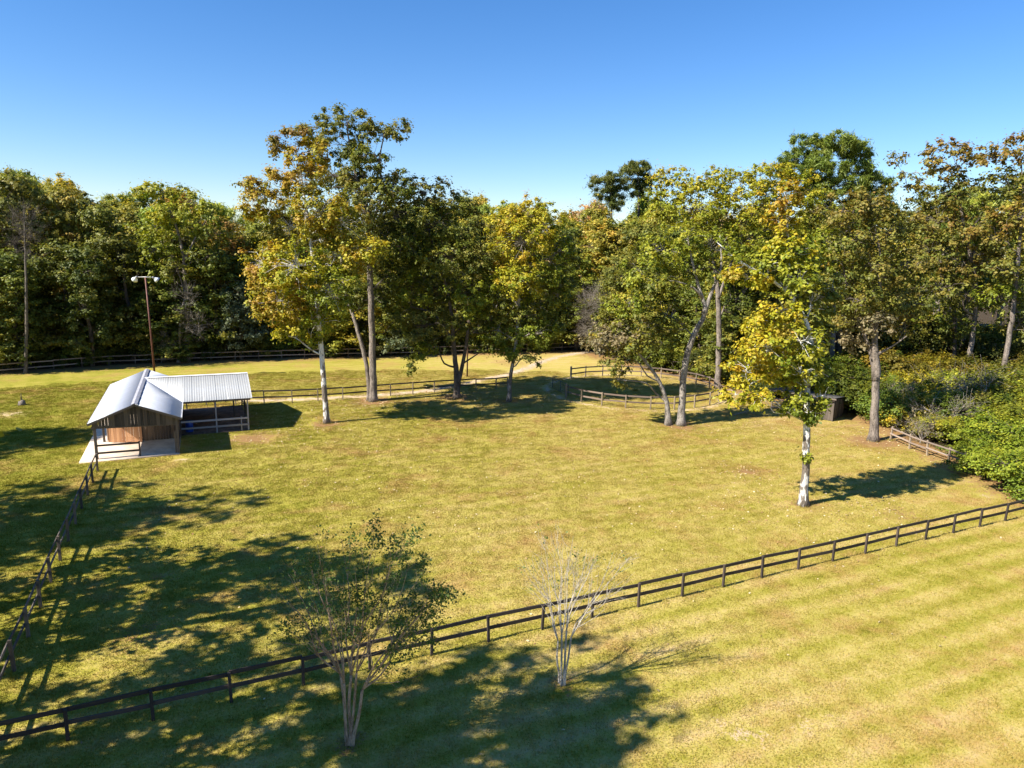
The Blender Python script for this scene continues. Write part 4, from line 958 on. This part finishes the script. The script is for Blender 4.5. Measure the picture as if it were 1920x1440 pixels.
# crape myrtles ------------------------------------------------------
def myrtle(name, label, base, tops, seed, bark, leafy, n_sub=7, tw=4, stem_r=.055):
    g = G(*base); r = np.random.default_rng(seed); o3 = np.array([g[0], g[1], 0])
    tb = MB(); tips = []
    tops = sorted(tops, key=lambda q: q[2][0]); ns = max(4, len(tops) // 3); groups = [tops[int(i * len(tops) / ns):int((i + 1) * len(tops) / ns)] for i in range(ns)]
    for gi_, grp in enumerate(groups):
        f = (gi_ + .5) / ns - .5; kx, ky = np.mean([q[1][0] for q in grp]), grp[0][1][1]; kd = r.uniform(-.35, .35)
        k_ = atY(kx, ky, g[1] + kd) - o3
        b_ = np.array([f * .30, kd * .3, -.1]); w = stem_r * r.uniform(.8, 1.15)
        L0, R0 = catmull([b_, b_ * .75 + k_ * .25 + np.array([f * -.05, 0, 0]) + r.normal(0, .02, 3), b_ * .4 + k_ * .6 + r.normal(0, .035, 3), k_], [w, w * .85, w * .8, w * .7], .2)
        tb.tube(L0, R0, 8)
        for (sx, knee, top) in grp:
            t_ = atY(top[0], top[1], g[1] + top[2]) - o3
            L, R = catmull([k_, k_ * .7 + t_ * .3 + r.normal(0, .09, 3), k_ * .35 + t_ * .65 + r.normal(0, .12, 3), t_], [w * .55, w * .42, w * .25, .004], .2)
            tb.tube(L, R, 6)
            s0 = int(len(L) * .12); aL = L[-1] - L[0]; aL = aL / np.linalg.norm(aL)
            for _ in range(n_sub):
                j = int(r.integers(s0, len(L) - 2)); o_ = L[j]
                out = np.array([o_[0] * .3, o_[1] * .3, 0]); dv = aL + r.normal(0, .36, 3) + out * .55 + np.array([0, 0, .1]); dv /= np.linalg.norm(dv)
                ln = r.uniform(.35, .65) * np.linalg.norm(L[-1] - o_) + .28
                m_ = o_ + dv * ln * .5 + r.normal(0, .06, 3); e_ = o_ + dv * ln + np.array([0, 0, .10 * ln])
                B2, R2 = catmull([o_, m_, e_], [min(R[j] * .6, .014), min(R[j] * .4, .009), .003], .2)
                tb.tube(B2, R2, 4, False); tips.append(e_)
                for _k in range(tw):
                    jj = int(r.integers(1, len(B2))); d2 = dv + r.normal(0, .5, 3) + np.array([0, 0, .15]); d2 /= np.linalg.norm(d2); l2 = r.uniform(.2, .65)
                    p = B2[jj]; q = p + d2 * l2 * .5 + r.normal(0, .03, 3); e2 = p + d2 * l2
                    tb.tube(np.stack([p, q, e2]), [.0045, .0035, .002], 3, False); tips += [e2, q]
    e = empty(name, (g[0], g[1], 0)); tag(e, label, 'tree')
    tm = tb.mesh(name + '_stems', True); tm.materials.append(bark); link('trunk', tm, e)
    tips = np.array(tips); cx = tips[:, 0]
    wgt = leafy(tips)
    C = []; mv = []
    for p, w in zip(tips, wgt):
        n = r.poisson(w)
        if n: C.append(p + r.normal(0, .11, (n, 3)) * (1, 1, .8)); mv.append(np.full(n, .35 + r.normal(0, .15)))
    C = np.concatenate(C); mv = np.concatenate(mv) + r.normal(0, .12, len(C))
    V, F, col = leaf_cards(r, C, .088, 'myrtle', np.clip(mv, 0, .82 if name == 'crape_myrtle' else .9), .3)
    cm = np_mesh(name + '_leaves', V, F, col); cm.materials.append(M['leaf_thin']); link('foliage', cm, e)['kind'] = 'stuff'
r_ = np.random.default_rng(77)
tops = []
for i, (tx, ty) in enumerate([(540, 1075), (520, 1110), (575, 1035), (595, 1020), (640, 1010), (665, 1060), (700, 1010), (735, 1000), (755, 1010), (790, 1075), (815, 1090), (800, 1130), (770, 1050), (690, 1080), (560, 1150), (610, 1080), (830, 1110)]):
    dz = r_.uniform(-1.4, 1.4)
    kx = 655 + (tx - 655) * .15 + r_.uniform(-5, 5); tops.append(((kx - 655) * .006 + r_.uniform(-.05, .05), (kx, 1282 + r_.uniform(-22, 12), dz * .15), (tx, ty, dz)))
def leaf_a(t):
    d = t[:, 0] / 2.0
    w = np.clip(t[:, 2] - 1.5, 0, 2.2) * 7.5 * np.clip(.8 + .4 * d, .25, 1.4); return w * (np.random.default_rng(5).uniform(0, 1, len(t)) > .42)
myrtle('crape_myrtle', 'leafy multi-stemmed crape myrtle in front of the fence, lower left of the pair', (655, 1394), tops, 41, M['myrtle_bark'], leaf_a, 6, 4)
tops = []
for i, (tx, ty) in enumerate([(1000, 1040), (1020, 1010), (1040, 995), (1055, 1030), (1075, 1005), (1100, 1030), (1120, 1040), (1150, 1035), (1180, 1045), (1140, 1090), (1085, 1060), (1010, 1090)]):
    dz = r_.uniform(-1.2, 1.2)
    kx = 1054 + (tx - 1054) * .18 + r_.uniform(-4, 4); tops.append(((kx - 1054) * .006 + r_.uniform(-.05, .05), (kx, 1200 + r_.uniform(-20, 12), dz * .15), (tx, ty, dz)))
def leaf_b(t):
    w = np.where(t[:, 2] > 3.6, .9, 0) * (np.random.default_rng(6).uniform(0, 1, len(t)) > .9); return w * 5
myrtle('bare_crape_myrtle', 'nearly leafless pale crape myrtle in front of the fence, right of the leafy one', (1053, 1283), tops, 42, M['bare_bark'], leaf_b, 7, 4, .043)

# woods: a few kinds of tree, each copied with its own size, turn and tint ----------------
def proto(kind, seed):
    r = np.random.default_rng(seed); H = 18.0
    lobes = []
    if kind == 'pine':
        st = [(np.array([(0, 0, -.2), (.2, 0, 8), (0, .2, 14), (0, 0, 17.5)]), np.array([.36, .30, .2, .05]))]
        for k in range(13):
            a = r.uniform(0, 6.28); z = r.uniform(9.5, 17); w = (18.5 - z) * .42; lobes.append(((math.cos(a) * w * .8, math.sin(a) * w * .8, z), (1.9, 1.9, .9), 'pine', r.uniform(.3, .8)))
        lobes.append(((0, 0, 17), (1.8, 1.8, 1.0), 'pine', .7))
        return grow('pine', st, lobes, seed, M['grey_bark'], M['needle'], size=.8, per=240, crad=.85, flat=.65, dens=.75, root_flare=False, needle=True)
    if kind == 'bush':
        st = [(np.array([(0, 0, -.2), (.1, 0, .8), (0, .2, 1.6)]), np.array([.08, .06, .03]))]
        for k in range(8):
            a = r.uniform(0, 6.28); d = r.uniform(.2, 1.5); lobes.append(((math.cos(a) * d, math.sin(a) * d, r.uniform(.5, 1.9)), (.95, .95, .75), ['lime', 'green', 'olive'][seed % 3], r.uniform(.15, .55)))
        return grow('bush', st, lobes, seed, M['dark_bark'], M['leaf'], size=.125, per=210, crad=.42, dens=1.2, root_flare=False)
    pal = {'deep': 'deep', 'green': 'green', 'olive': 'olive', 'brown': 'brown', 'bare': 'tan', 'open': 'green'}[kind]
    st = [(np.array([(0, 0, -.2), (r.normal(0, .2), r.normal(0, .2), 5), (r.normal(0, .5), r.normal(0, .5), 11), (0, 0, 15.5)]), np.array([.34, .27, .17, .05]))]
    low = 2.5 if kind in ('deep', 'green') else 6.0
    for k in range(22):
        a = k * 2.4 + r.uniform(-.4, .4); z = low + (16.6 - low) * ((k + .5) / 22); prof = math.sin(min(1, (18.6 - z) / 9.5) * math.pi / 2)
        w = 3.3 * prof * r.uniform(.55, 1.0); s = r.uniform(1.4, 2.1)
        lobes.append(((math.cos(a) * w, math.sin(a) * w, z), (s, s, s * .8), pal, r.uniform(.2, .75)))
    lobes.append(((0, 0, 16.6), (1.6, 1.6, 1.2), pal, .5))
    bare = .0 if kind != 'bare' else .75
    return grow('woods_tree', st, lobes, seed, M['woods_bark'] if kind != 'deep' else M['dark_bark'], M['leaf'], size=.33, per=104, crad=.78, dens=1.35 if kind != 'open' else .40, bare=bare, branch_sides=4, root_flare=False)
KINDS_ = [('deep', 51), ('deep', 52), ('green', 53), ('green', 54), ('olive', 55), ('olive', 56), ('brown', 57), ('bare', 58), ('pine', 59), ('pine', 60), ('open', 64), ('open', 65)]
PROTO = [(k,) + proto(k, s) for k, s in KINDS_]
BUSH = [proto('bush', s) for s in (61, 62, 63)]
LAB = {'deep': 'dark green tree', 'green': 'mid-green tree', 'olive': 'olive autumn tree', 'brown': 'rusty brown tree', 'bare': 'half-bare greyish tree', 'pine': 'green pine'}
AUTOLAB = set(LAB.values()) | {'dark undergrowth bush', 'mixed olive bush', 'tall dark bush'}
MARKS = [(50, 'at the left edge'), (110, 'left of the bare grey tree'), (180, 'well left of the floodlight pole'), (245, 'just left of the floodlight pole'), (320, 'behind the floodlight pole'), (390, 'above the barn wing roof'), (450, 'left of the orange sycamore'), (540, 'left behind the orange sycamore'),
         (640, 'behind the orange sycamore'), (720, 'behind the tallest oak'), (800, 'right of the tallest oak'), (880, 'behind the forked elm'), (960, 'behind the young golden sycamore'), (1050, 'right of the young golden sycamore'), (1110, 'above the dirt path end'), (1170, 'above the bare grey bush'),
         (1240, 'above the pen gate side'), (1310, 'behind the round pen'), (1380, 'behind the leaning pen tree'), (1450, 'left of the front yellow sycamore'), (1530, 'behind the front yellow sycamore'), (1610, 'behind the small shed'), (1690, 'behind the thick grey trunk'), (1760, 'right of the thick grey trunk'),
         (1830, 'behind the tall rust-topped tree'), (9999, 'at the right edge')]
ORD = ['leftmost', 'second from left', 'third from left', 'fourth from left', 'fifth from left', 'sixth from left', 'seventh from left']
def auto_labels():
    D = {}
    for e, k, x, y, h, t in AUTO:
        px, _ = column_of(x, y, h * .6); de = float(seg_dist(np.array([x]), np.array([y]), WOOD_EDGE)[0])
        row = 'in the front row' if de < 4.5 else 'in the second row' if de < 9 else 'in the third row' if de < 14 else 'deep in the woods' if de < 40 else 'far back in the woods'
        D.setdefault((k, row, [m for c, m in MARKS if px < c][0]), []).append((px, e))
    for (k, row, m), L in D.items():
        L.sort(key=lambda q: q[0])
        for i, (px, e) in enumerate(L):
            e['label'] = f'{k} {row} {m}' + ('' if len(L) == 1 else (', left one' if i == 0 else ', right one') if len(L) == 2 else ', rightmost' if i == len(L) - 1 else ', ' + ORD[min(i, 6)])
HIDDEN = {24, 34, 35, 41, 49, 56, 67, 72, 75, 88, 89, 92, 93, 95, 97, 101, 108, 110, 112, 114, 116, 119, 120, 128, 133, 134, 135, 138, 141, 143, 144, 145, 146, 148, 151, 153, 155, 156, 158, 159, 160, 162, 163, 168, 169, 170, 171, 172, 175, 176, 177, 179, 184, 185, 187, 188, 191, 193, 195, 198, 199, 200, 201, 202, 203, 205, 208, 210, 214, 215, 216, 217, 219, 248, 267, 269, 270, 273, 275, 278, 280, 281, 289, 336, 340, 341, 342, 347, 349, 352, 353, 354, 355, 356, 358, 365, 370, 373, 374, 375, 376, 377, 381}      # places in the planting order that nothing is seen of
COUNT = [0]; AUTO = []; SIDE = 'trees beside the lawn left of the view'
def put(pr, x, y, h, rz, width=1.0, label=None, name='woods_tree', group='trees of the surrounding woods', tint=None, cat='tree', base_h=18.0):
    tm, cm = pr; s = h / base_h; COUNT[0] += 1
    if group != SIDE and COUNT[0] in HIDDEN: return None
    e = empty(name, (x, y, 0), rz); e.scale = (s * width, s * width, s); tag(e, label, cat, group)
    a = link('trunk', tm, e); 
    if cm:
        b = link('crown', cm, e); b['kind'] = 'stuff'
        t = tint or (1, 1, 1); b.color = (t[0], t[1], t[2], 1)
    e['_n'] = COUNT[0]
    if label in AUTOLAB: AUTO.append((e, label, x, y, h, sum(t) / 3))
    return e
PROFILE = [(-400, 300), (-100, 292), (0, 312), (60, 305), (130, 318), (170, 350), (200, 352), (240, 345), (300, 348), (350, 345), (400, 372), (430, 392), (560, 392), (800, 378), (850, 372), (900, 368), (950, 358), (990, 368), (1030, 378), (1100, 372), (1130, 385),
           (1240, 360), (1300, 385), (1500, 375), (1640, 360), (1680, 385), (1720, 372), (1760, 350), (1850, 330), (1900, 315), (2000, 300), (2400, 290)]
def profile(px): return np.interp(px, [p[0] for p in PROFILE], [p[1] for p in PROFILE])
rw = np.random.default_rng(2024)
placed = []
def try_place(x, y, dmin):
    for (a, b) in placed:
        if (a - x) ** 2 + (b - y) ** 2 < dmin * dmin: return False
    placed.append((x, y)); return True
edge = np.array(WOOD_EDGE, float)
def woods(n, dlo, dhi, dmin, lowfac, kinds, wts):
    c = 0; tries = 0
    while c < n and tries < n * 500:
        tries += 1
        x = rw.uniform(-125, 125); y = rw.uniform(35, 210)
        if not in_woods(np.array([x]), np.array([y]))[0]: continue
        if abs(math.atan2(x, y)) > rad(42): continue
        de = seg_dist(np.array([x]), np.array([y]), WOOD_EDGE)[0]
        if not (dlo <= de < dhi): continue
        if x > 22 and y < 63 or (x > 29 and y < 90 and x > 29 + (y - 66) * .3): continue          # hedge and open understorey right of the paddock
        if np.hypot(x - 57, y - 83) < 7: continue
        if not try_place(x, y, dmin): continue
        px, _ = column_of(x, y, 0); top = profile(px) + rw.uniform(-6, 22)
        hmax = hat(px, top, x, y); h = min(hmax * rw.uniform(*lowfac), 30)
        k = kinds[rw.choice(len(kinds), p=wts)]
        kind = PROTO[k][0]; t = rw.uniform(1.2, 1.95); t2 = rw.uniform(.95, 1.2)
        put(PROTO[k][1:], x, y, max(h, 6), rw.uniform(0, 6.28), rw.uniform(.85, 1.2) * (1.0 if h > 12 else 1.35) * min(1.5, 18 / max(h, 9)) ** .5, LAB[kind], 'pine_tree' if kind == 'pine' else 'woods_tree', 'trees of the surrounding woods', (t * t2 * 1.06, t, t * .95))
        c += 1
    return c
nA = woods(34, .6, 4.5, 3.2, (.45, .78), [0, 1, 2, 3, 4, 6, 7], [.30, .26, .16, .12, .08, .03, .05])
nB = woods(66, 4.5, 14, 3.8, (.78, 1.0), list(range(9)), [.13, .13, .13, .12, .15, .13, .08, .09, .04])
nC = woods(80, 14, 40, 5.0, (.92, 1.0), list(range(10)), [.08, .08, .11, .11, .14, .13, .08, .08, .10, .09])
nD = woods(50, 40, 90, 8.0, (.97, 1.02), list(range(10)), [.08, .08, .10, .12, .1, .1, .04, .02, .18, .18])

# understorey along the foot of the woods
def shrub_at(x, y, h, label, group, tint, w=1.0, k=None):
    put(BUSH[rw.integers(0, 3) if k is None else k], x, y, h, rw.uniform(0, 6.28), w, label, 'shrub', group, tint, 'shrub', 2.5)
d = np.r_[0, np.cumsum(np.hypot(*np.diff(edge, axis=0).T))]
for s in np.arange(0, d[-1], 2.6):
    x, y = np.interp(s, d, edge[:, 0]), np.interp(s, d, edge[:, 1])
    if abs(math.atan2(x, y)) > rad(40) or y < 66: continue
    if 8 < x < 15 and y > 98: continue
    for k in range(2):
        ox, oy = rw.uniform(0, 2) * (1 if x > 15 else -.2), rw.uniform(.8, 3.5)
        t = rw.uniform(.45, .8)
        shrub_at(x + ox, y + oy, rw.uniform(2.2, 4.6), 'dark undergrowth bush', 'undergrowth along the woods edge', (t, t * 1.02, t), rw.uniform(.8, 1.2))
# hedge right of the split-rail fence: each bush where it is seen
HB = [(1640, 800, 3.6, 'g', 'dark feathery bush behind the thick grey trunk'), (1690, 806, 3.4, 'b', 'rust-tinged bush directly behind the split-rail fence'), (1722, 822, 2.6, 'b', 'low brown bush touching the first rails of the split-rail fence'), (1740, 800, 4.2, 'y', 'yellow-green bush with orange tips behind the split-rail fence'),
      (1775, 838, 3.0, 'y', 'rounded lime bush over the middle of the split-rail fence'), (1800, 812, 4.0, 'y', 'tall yellowish bush in the second row of the hedge'), (1828, 868, 2.8, 'l', 'bright green bush at the far end of the split-rail fence'), (1850, 835, 4.0, 'y', 'olive bush below the leaning dark trunk'),
      (1872, 905, 3.0, 'l', 'bright lime bush nearest the front fence on its left side'), (1895, 870, 3.8, 'l', 'big fresh green bush at the right edge, middle of the hedge'), (1915, 925, 3.0, 'l', 'dense green bush where the hedge meets the front fence'), (1945, 880, 4.2, 'l', 'green bush cut by the right edge of the view'),
      (1700, 770, 4.2, 'b', 'brownish shrub in the shade behind the hedge, leftmost of its row'), (1760, 765, 4.2, 'o', 'olive shrub in the back row of the hedge'), (1820, 770, 4.2, 'o', 'grey-green shrub at the foot of the leaning dark trunk'), (1875, 780, 4.5, 'o', 'shrub at the foot of the pale leaning trunk'),
      (1915, 800, 4.5, 'y', 'yellow-green shrub at the right edge behind the hedge'), (1960, 820, 4.5, 'o', 'olive shrub just past the right edge of the hedge'), (1940, 940, 3.2, 'l', 'green bush behind the last fence post on the right'), (1665, 770, 3.6, 'g', 'dark green shrub right of the small shed')]
TI = {'g': (.85, 1.05, .8), 'b': (1.3, .95, .9), 'y': (1.2, 1.1, .8), 'l': (1.1, 1.2, .85), 'o': (1.15, 1.05, 1.2)}
for i, (px, py, h, c, lab) in enumerate(HB):
    g = G(px, py); t = TI[c]
    k = {'g': 1, 'b': 2, 'y': 0, 'l': 0, 'o': 2}[c]
    shrub_at(g[0] + (1.3 if px < 1860 else .6), g[1] + 1.2, h * .9, lab, 'bushes of the hedge on the right', tuple(q * 1.3 for q in t), 1.25, k)
TWB = grow('twig_bush', [(np.array([(0, 0, -.2), (.1, 0, .8), (0, .2, 1.4)]), np.array([.06, .045, .02]))], [((math.cos(a) * .7, math.sin(a) * .7, 1.0 + .5 * (k % 2)), (.8, .8, .7), 'tan', .4) for k, a in enumerate(np.arange(0, 6.2, 1.05))],
           66, M['twig'], M['leaf'], size=.13, per=40, crad=.5, dens=1.6, bare=.8, twig_r=.012, root_flare=False)
for (px, py, h, lab) in [(1712, 836, 2.2, 'grey twiggy low bush against the second post of the split-rail fence'), (1756, 828, 3.4, 'dry twiggy bush between green ones in the middle of the hedge'), (1790, 790, 4.6, 'tall greyish half-bare bush in the back row of the hedge'), (1660, 790, 3.4, 'half-bare thin bush between the small shed and the thick grey trunk')]:
    g = G(px, py); put(TWB, g[0] + 1.0, g[1] + .8, h, rw.uniform(0, 6.28), 1.2, lab, 'shrub', 'bushes of the hedge on the right', (1, 1, 1), 'shrub', 2.2)
for i in range(46):        # understorey running back under the right-hand trees
    x = rw.uniform(36, 80); y = rw.uniform(52, 86)
    if not in_woods(np.array([x]), np.array([y]))[0] or math.atan2(x, y) > rad(42): continue
    c = 'goyb'[rw.integers(0, 4)]; t = np.array(TI[c]) * rw.uniform(.6, .95)
    shrub_at(x, y, rw.uniform(2.5, 5.0), 'mixed olive bush', 'undergrowth under the right-hand trees', tuple(t), 1.2)
for i in range(40):
    x, y = rw.uniform(48, 100), rw.uniform(86, 112)
    if math.atan2(x, y) > rad(42) or not in_woods(np.array([x]), np.array([y]))[0]: continue
    t = rw.uniform(.7, 1.1)
    shrub_at(x, y, rw.uniform(4.5, 8.0), 'tall dark bush', 'undergrowth under the right-hand trees', (t * 1.05, t, t * .9), 1.0)
# trees left of the view whose crowns shade the lower left lawn
def side_tree(px, py, crown_h, h, k, label, width=1.0):
    g = G(px, py); x = g[0] - crown_h * math.cos(SUN_AZ) / math.tan(SUN_EL); y = g[1] - crown_h * math.sin(SUN_AZ) / math.tan(SUN_EL)
    put(PROTO[k][1:], x, y, h, rw.uniform(0, 6.28), width, label, 'lawn_tree', 'trees beside the lawn left of the view', (1, 1, 1))
    return x, y
for a in [(330, 1085, 13, 19, 10, 'large open-crowned tree left of the lawn, shading the middle of the paddock corner', 1.25),
          (560, 1120, 14.5, 20, 11, 'tall open-crowned tree left of the lawn, its shade reaching the leafy crape myrtle', 1.1),
          (290, 960, 17, 22, 11, 'tall tree left of the lawn, its shade crossing the side fence near the barn', .85),
          (20, 1010, 14, 20, 2, 'dense tree in the left field shading the grass by the side fence', 1.1),
          (60, 940, 18, 23, 10, 'open tree in the left field with shade in streaks across the grass', 1.0),
          (30, 826, 18, 24, 1, 'dark tree in the left field shading the grass beside the barn', .9),
          (230, 1330, 14, 19, 10, 'open tree near the lower left corner, shading the front fence', 1.0),
          (520, 1420, 14, 20, 11, 'open tree below the view, shading the foot of the leafy crape myrtle', 1.3),
          (850, 1400, 16, 22, 10, 'tall open tree below the view, its shade ending beside the bare crape myrtle', 1.1),
          (900, 1440, 17, 22, 3, 'dense tall tree below the view, its shade on the bottom edge of the lawn', .8)]:
    side_tree(*a)
auto_labels()
# taller uncut grass at posts, trunks and the woods edge
def tall_grass():
    r = np.random.default_rng(12); pts = []; hs = []
    def add(p, n, sp, h): pts.append(np.array(p)[None, :2] + r.normal(0, sp, (n, 2))); hs.append(np.full(n, h))
    for o in COL.objects:
        if o.name.startswith('post') and o.parent and o.parent.name.split('.')[0] in ('rail_fence', 'round_pen'):
            w = o.parent.location + o.matrix_local.translation
            if w.y < 84: add((w.x, w.y), 26, .13, .17)
    for bx, by in [(612, 793), (700, 752), (857, 747), (955, 753), (1275, 797), (1258, 795), (1506, 947), (1638, 826)]:
        g = G(bx, by)
        for a in np.arange(0, 6.28, .35): add(g + np.array([math.cos(a), math.sin(a)]) * .55, 9, .14, .16)
    for t in np.arange(0, 1, .004):
        p = f0 + (f1 - f0) * (t * 1.4 - .15); add(p, 7, .12, .13); p = l0 + (l1 - l0) * (t * 1.2 - .15); add(p, 5, .12, .13)
    for _ in range(900): add((r.uniform(-34, 34), r.uniform(17, 62)), 7, .09, r.uniform(.06, .11))
    P = np.concatenate(pts); Hh = np.concatenate(hs) * r.uniform(.5, 1.3, len(P)); n = len(P)
    k = ~in_woods(P[:, 0], P[:, 1]); c, s_ = math.cos(SLAB_A), math.sin(SLAB_A); dx, dy = P[:, 0] - SLAB_C[0], P[:, 1] - SLAB_C[1]
    u, v = dx * c + dy * s_, -dx * s_ + dy * c; k &= ~((u > -3.8) & (u < 2.8) & (v > -.1) & (v < 14.4)); P, Hh = P[k], Hh[k]; n = len(P)
    a = r.uniform(0, 6.28, n); w = .016; L = r.normal(0, .3, (n, 2)) * Hh[:, None]
    A = np.c_[P[:, 0] - np.cos(a) * w, P[:, 1] - np.sin(a) * w, np.full(n, -.01)]; B_2 = np.c_[P[:, 0] + np.cos(a) * w, P[:, 1] + np.sin(a) * w, np.full(n, -.01)]; T = np.c_[P + L, Hh]
    me = np_mesh('tall_grass', np.stack([A, B_2, T], 1).reshape(-1, 3), np.arange(3 * n).reshape(-1, 3), fattr={'shade': np.repeat(np.clip(r.normal(.3, .25, n), 0, 1), 3)})
    me.materials.append(M['blade']); tag(link('tall_grass', me), 'taller uncut grass around fence posts and tree trunks', 'grass', kind='stuff')
tall_grass()
# fallen leaves and a broken branch
def fallen():
    r = np.random.default_rng(8); n = 5200
    C = []
    for px, py, rr, m in [(700, 752, 5, 900), (857, 745, 7, 500), (612, 793, 6, 500), (1275, 797, 7, 500), (956, 752, 5, 300), (1510, 945, 7, 500), (1640, 826, 6, 500), (480, 815, 5, 400), (1100, 900, 18, 900), (700, 880, 14, 600), (1402, 884, 2.0, 120), (1690, 965, 2.5, 120), (1430, 800, 8, 400)]:
        g = G(px, py); C.append(np.c_[r.normal(0, rr * .55, (m, 2)) + g, r.uniform(.02, .06, m)])
    C = np.concatenate(C)
    V, F, col = leaf_cards(r, C, .13, np.array([(.30, .16, .06), (.42, .27, .12), (.55, .42, .22), (.66, .56, .36)]), r.uniform(0, 1, len(C)), up=2.0)
    me = np_mesh('fallen_leaves', V, F, col); me.materials.append(M['dead_leaf']); tag(link('fallen_leaves', me), 'dry brown and tan leaves lying in the grass', 'leaves', kind='stuff')
fallen()
g = G(1395, 778); m = MB(); r = np.random.default_rng(3)
m.tube(catmull([(-1.2, -.4, .06), (-.3, 0, .2), (.6, .5, .35), (1.3, .9, .7)], [.05, .04, .03, .01])[0], .035, 6)
for k in range(9):
    a = np.array([r.uniform(-1, 1.1), r.uniform(-.3, .7), .2]); m.tube(np.stack([a, a + r.normal(0, .35, 3) + (0, 0, .25)]), [.015, .005], 4)
e = link('fallen_branch', m.mesh('fallen_branch', True), mat=M['twig'], loc=(g[0], g[1], 0)); tag(e, 'grey broken branch lying in the grass right of the round pen', 'branch')
for o in COL.objects:
    if '_n' in o and not KEEP_N: del o['_n']
print('woods', nA, nB, nC, nD, 'tris', sum(len(me.loops) - 2 * len(me.polygons) for me in bpy.data.meshes))
